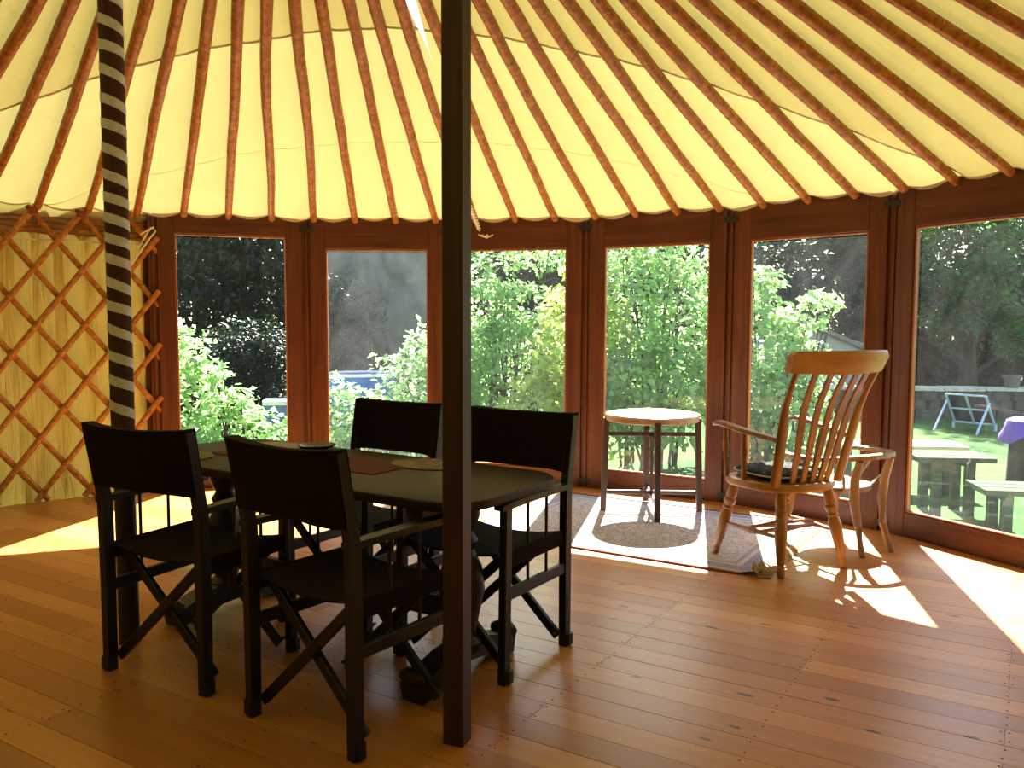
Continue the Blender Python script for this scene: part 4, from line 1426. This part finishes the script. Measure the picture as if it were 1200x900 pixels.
# low stone wall across the lawn
wl = thing('stone_wall', 'low dry stone wall with a pale sunlit top across the lawn', 'wall', (7.6, 14.2, GZ), R(-6))
pr = random.Random(9)
smesh = []
for k in range(5):
    b = MB()
    b.box((0, 0, 0), (1, 1, 1), 0, .16)
    smesh.append(b.build('stone', M['stone'], wl).data)
for o in [c for c in wl.children]:
    bpy.data.objects.remove(o)
x = -3.6
for row in range(3):
    x = -3.6 - pr.uniform(0, .2)
    while x < 4.4:
        L = pr.uniform(.22, .42)
        o = bpy.data.objects.new('stone', smesh[pr.randrange(5)])
        COL.objects.link(o); o.parent = wl
        o.location = (x + L / 2, pr.uniform(-.02, .02), .08 + row * .155)
        o.scale = (L - .015, .34 + pr.uniform(-.04, .04), .15)
        o.rotation_euler = (0, 0, pr.uniform(-.05, .05))
        x += L
x = -3.6
while x < 4.4:
    L = pr.uniform(.5, .9)
    o = MB().box((0, 0, 0), (L - .012, .44, .05), 0, .012).build('coping_slab', M['coping'], wl)
    o.location = (x + L / 2, 0, .50); o.rotation_euler = (pr.uniform(-.02, .02), pr.uniform(-.015, .015), pr.uniform(-.02, .02))
    x += L

# solar panel on a prop stand
t = thing('solar_panel', 'small tilted solar panel on a prop stand on the lawn', 'solar panel', (6.85, 12.6, GZ), R(-50))
Wp, Hp = .56, .56
tilt = R(38)
def sp(u, h, d=0):
    return (u, -h * math.sin(tilt) + .16 - d * math.cos(tilt), .10 + h * math.cos(tilt) - d * math.sin(tilt))
for u0, u1 in ((-Wp / 2, -.012), (.012, Wp / 2)):
    MB().add([sp(u0, .02), sp(u1, .02), sp(u1, Hp - .02), sp(u0, Hp - .02), sp(u0, .02, -.01), sp(u1, .02, -.01), sp(u1, Hp - .02, -.01), sp(u0, Hp - .02, -.01)],
             [(0, 1, 2, 3), (7, 6, 5, 4), (0, 4, 5, 1), (1, 5, 6, 2), (2, 6, 7, 3), (3, 7, 4, 0)]).build('cell_panel', M['cell'], t)
for u in (-Wp / 2, 0, Wp / 2):
    MB().bar(sp(u, 0, .006), sp(u, Hp, .006), .03, .025, (1, 0, 0), .002).build('frame_bar', M['alu'], t)
for h in (0, Hp / 2, Hp):
    MB().bar(sp(-Wp / 2, h, .006), sp(Wp / 2, h, .006), .025, .03, (0, 0, 1), .002).build('frame_bar', M['alu'], t)
for u in (-Wp / 2 - .02, Wp / 2 + .02):
    MB().bar(sp(u, Hp * .75), (u, -.52, 0), .025, .03, (1, 0, 0), .002).build('prop_leg', M['alu'], t)
    MB().bar(sp(u, 0), (u, .16, 0), .03, .03, (1, 0, 0), .002).build('foot', M['alu'], t)

# two low plank benches on the lawn
def bench(label, loc, rz, L, H, mat):
    t = thing('garden_bench', label, 'bench', loc, rz, 'plank benches on the lawn')
    for y in (-.13, .02, .17):
        MB().box((0, y, H - .02), (L, .135, .04), 0, .004).build('seat_plank', M[mat], t)
    for x in (-L / 2 + .18, L / 2 - .18):
        for y in (-.12, .16):
            MB().box((x, y, (H - .05) / 2), (.07, .07, H - .05), 0, .004).build('leg', M['old_wood'], t)
        MB().box((x, .02, H - .065), (.06, .38, .05), 0, .004).build('bearer', M['old_wood'], t)
    return t
bench('sun bleached plank bench on the lawn, cut off by the door frame', (3.62, 8.0, GZ), R(-6), 1.25, .46, 'tan_wood')
bench('short dark weathered bench with straight legs, in front of the bleached bench', (3.66, 7.05, GZ), R(-6), .62, .50, 'old_wood')
bench('low dark weathered bench nearest the last glazed panel', (3.95, 6.35, GZ), R(-10), .80, .36, 'old_wood')

# purple cloth over a stump
t = thing('cloth_covered_stump', 'purple cloth draped over a dark stump at the right edge', 'stump', (5.03, 8.25, GZ))
MB().lathe([(0, .17), (.1, .15), (.9, .13), (1, .135)], (0, 0, 0), (0, 0, .62), 16).build('stump', M['bark'], t, True)
vs, fs = [], []
for j in range(5):
    for i in range(24):
        a = 2 * math.pi * i / 24
        r = (.001, .10, .165, .19, .21 + .03 * math.sin(5 * a))[j]
        z = (.69, .68, .65, .56, .47 + .05 * math.sin(3 * a + 1))[j]
        vs.append((r * math.cos(a), r * math.sin(a), z))
for j in range(4):
    for i in range(24):
        fs.append((j * 24 + i, j * 24 + (i + 1) % 24, (j + 1) * 24 + (i + 1) % 24, (j + 1) * 24 + i))
MB().add(vs, fs).build('cloth', M['purple'], t, True)

# white car beyond the trees
t = thing('parked_car', 'white car parked beyond the stone wall, half hidden by trees', 'car', (13.4, 22.5, GZ), R(12))
prof = [(-2.1, .30), (-2.1, .75), (-1.95, .88), (-1.5, .93), (-.95, 1.38), (.35, 1.42), (1.0, .98), (1.9, .86), (2.1, .62), (2.1, .30)]
def extr(prof, y0, y1):
    n = len(prof)
    vs = [(x, y0, z) for x, z in prof] + [(x, y1, z) for x, z in prof]
    fs = [(i, (i + 1) % n, n + (i + 1) % n, n + i) for i in range(n)] + [tuple(range(n - 1, -1, -1)), tuple(range(n, 2 * n))]
    return MB().add(vs, fs)
extr(prof, -.82, .82).build('body', M['car'], t)
for y in (-.825, .825):
    for pts in ([(-1.2, .98), (-.85, 1.30), (-.3, 1.33), (-.3, .98)], [(-.22, .98), (-.22, 1.33), (.32, 1.33), (.78, .98)]):
        extr(pts, y - .004, y + .004).build('side_window', M['dark_glass'], t)
extr([(.44, 1.37), (.98, 1.0), (.985, 1.006), (.445, 1.377)], -.68, .68).build('windscreen', M['dark_glass'], t)
for x in (-1.35, 1.3):
    for y in (-.78, .78):
        MB().lathe([(0, .26), (.1, .31), (.9, .31), (1, .26)], (x, y - .1, .31), (x, y + .1, .31), 18).build('wheel', M['tyre'], t, True)

# potted shrub on the wall
t = thing('potted_shrub', 'small shrub in a weathered pot on the stone wall', 'plant', (8.35, 14.12, GZ + .527))
MB().lathe([(0, .10), (.85, .14), (.86, .155), (1, .155), (1, .12)], (0, 0, 0), (0, 0, .20), 18).build('pot', M['terracotta'], t, True)
MB().tube([(0, 0, .15), (.02, 0, .4), (0, .01, .62)], .013, 6).build('stem', M['bark'], t, True)
me = leaves_mesh('foliage', [(0, 0, .80, .35, .32, .34, 600)], .09, 77, M['leaf_mid'], .8)
o = bpy.data.objects.new('foliage', me); COL.objects.link(o); o.parent = t; o['kind'] = 'stuff'
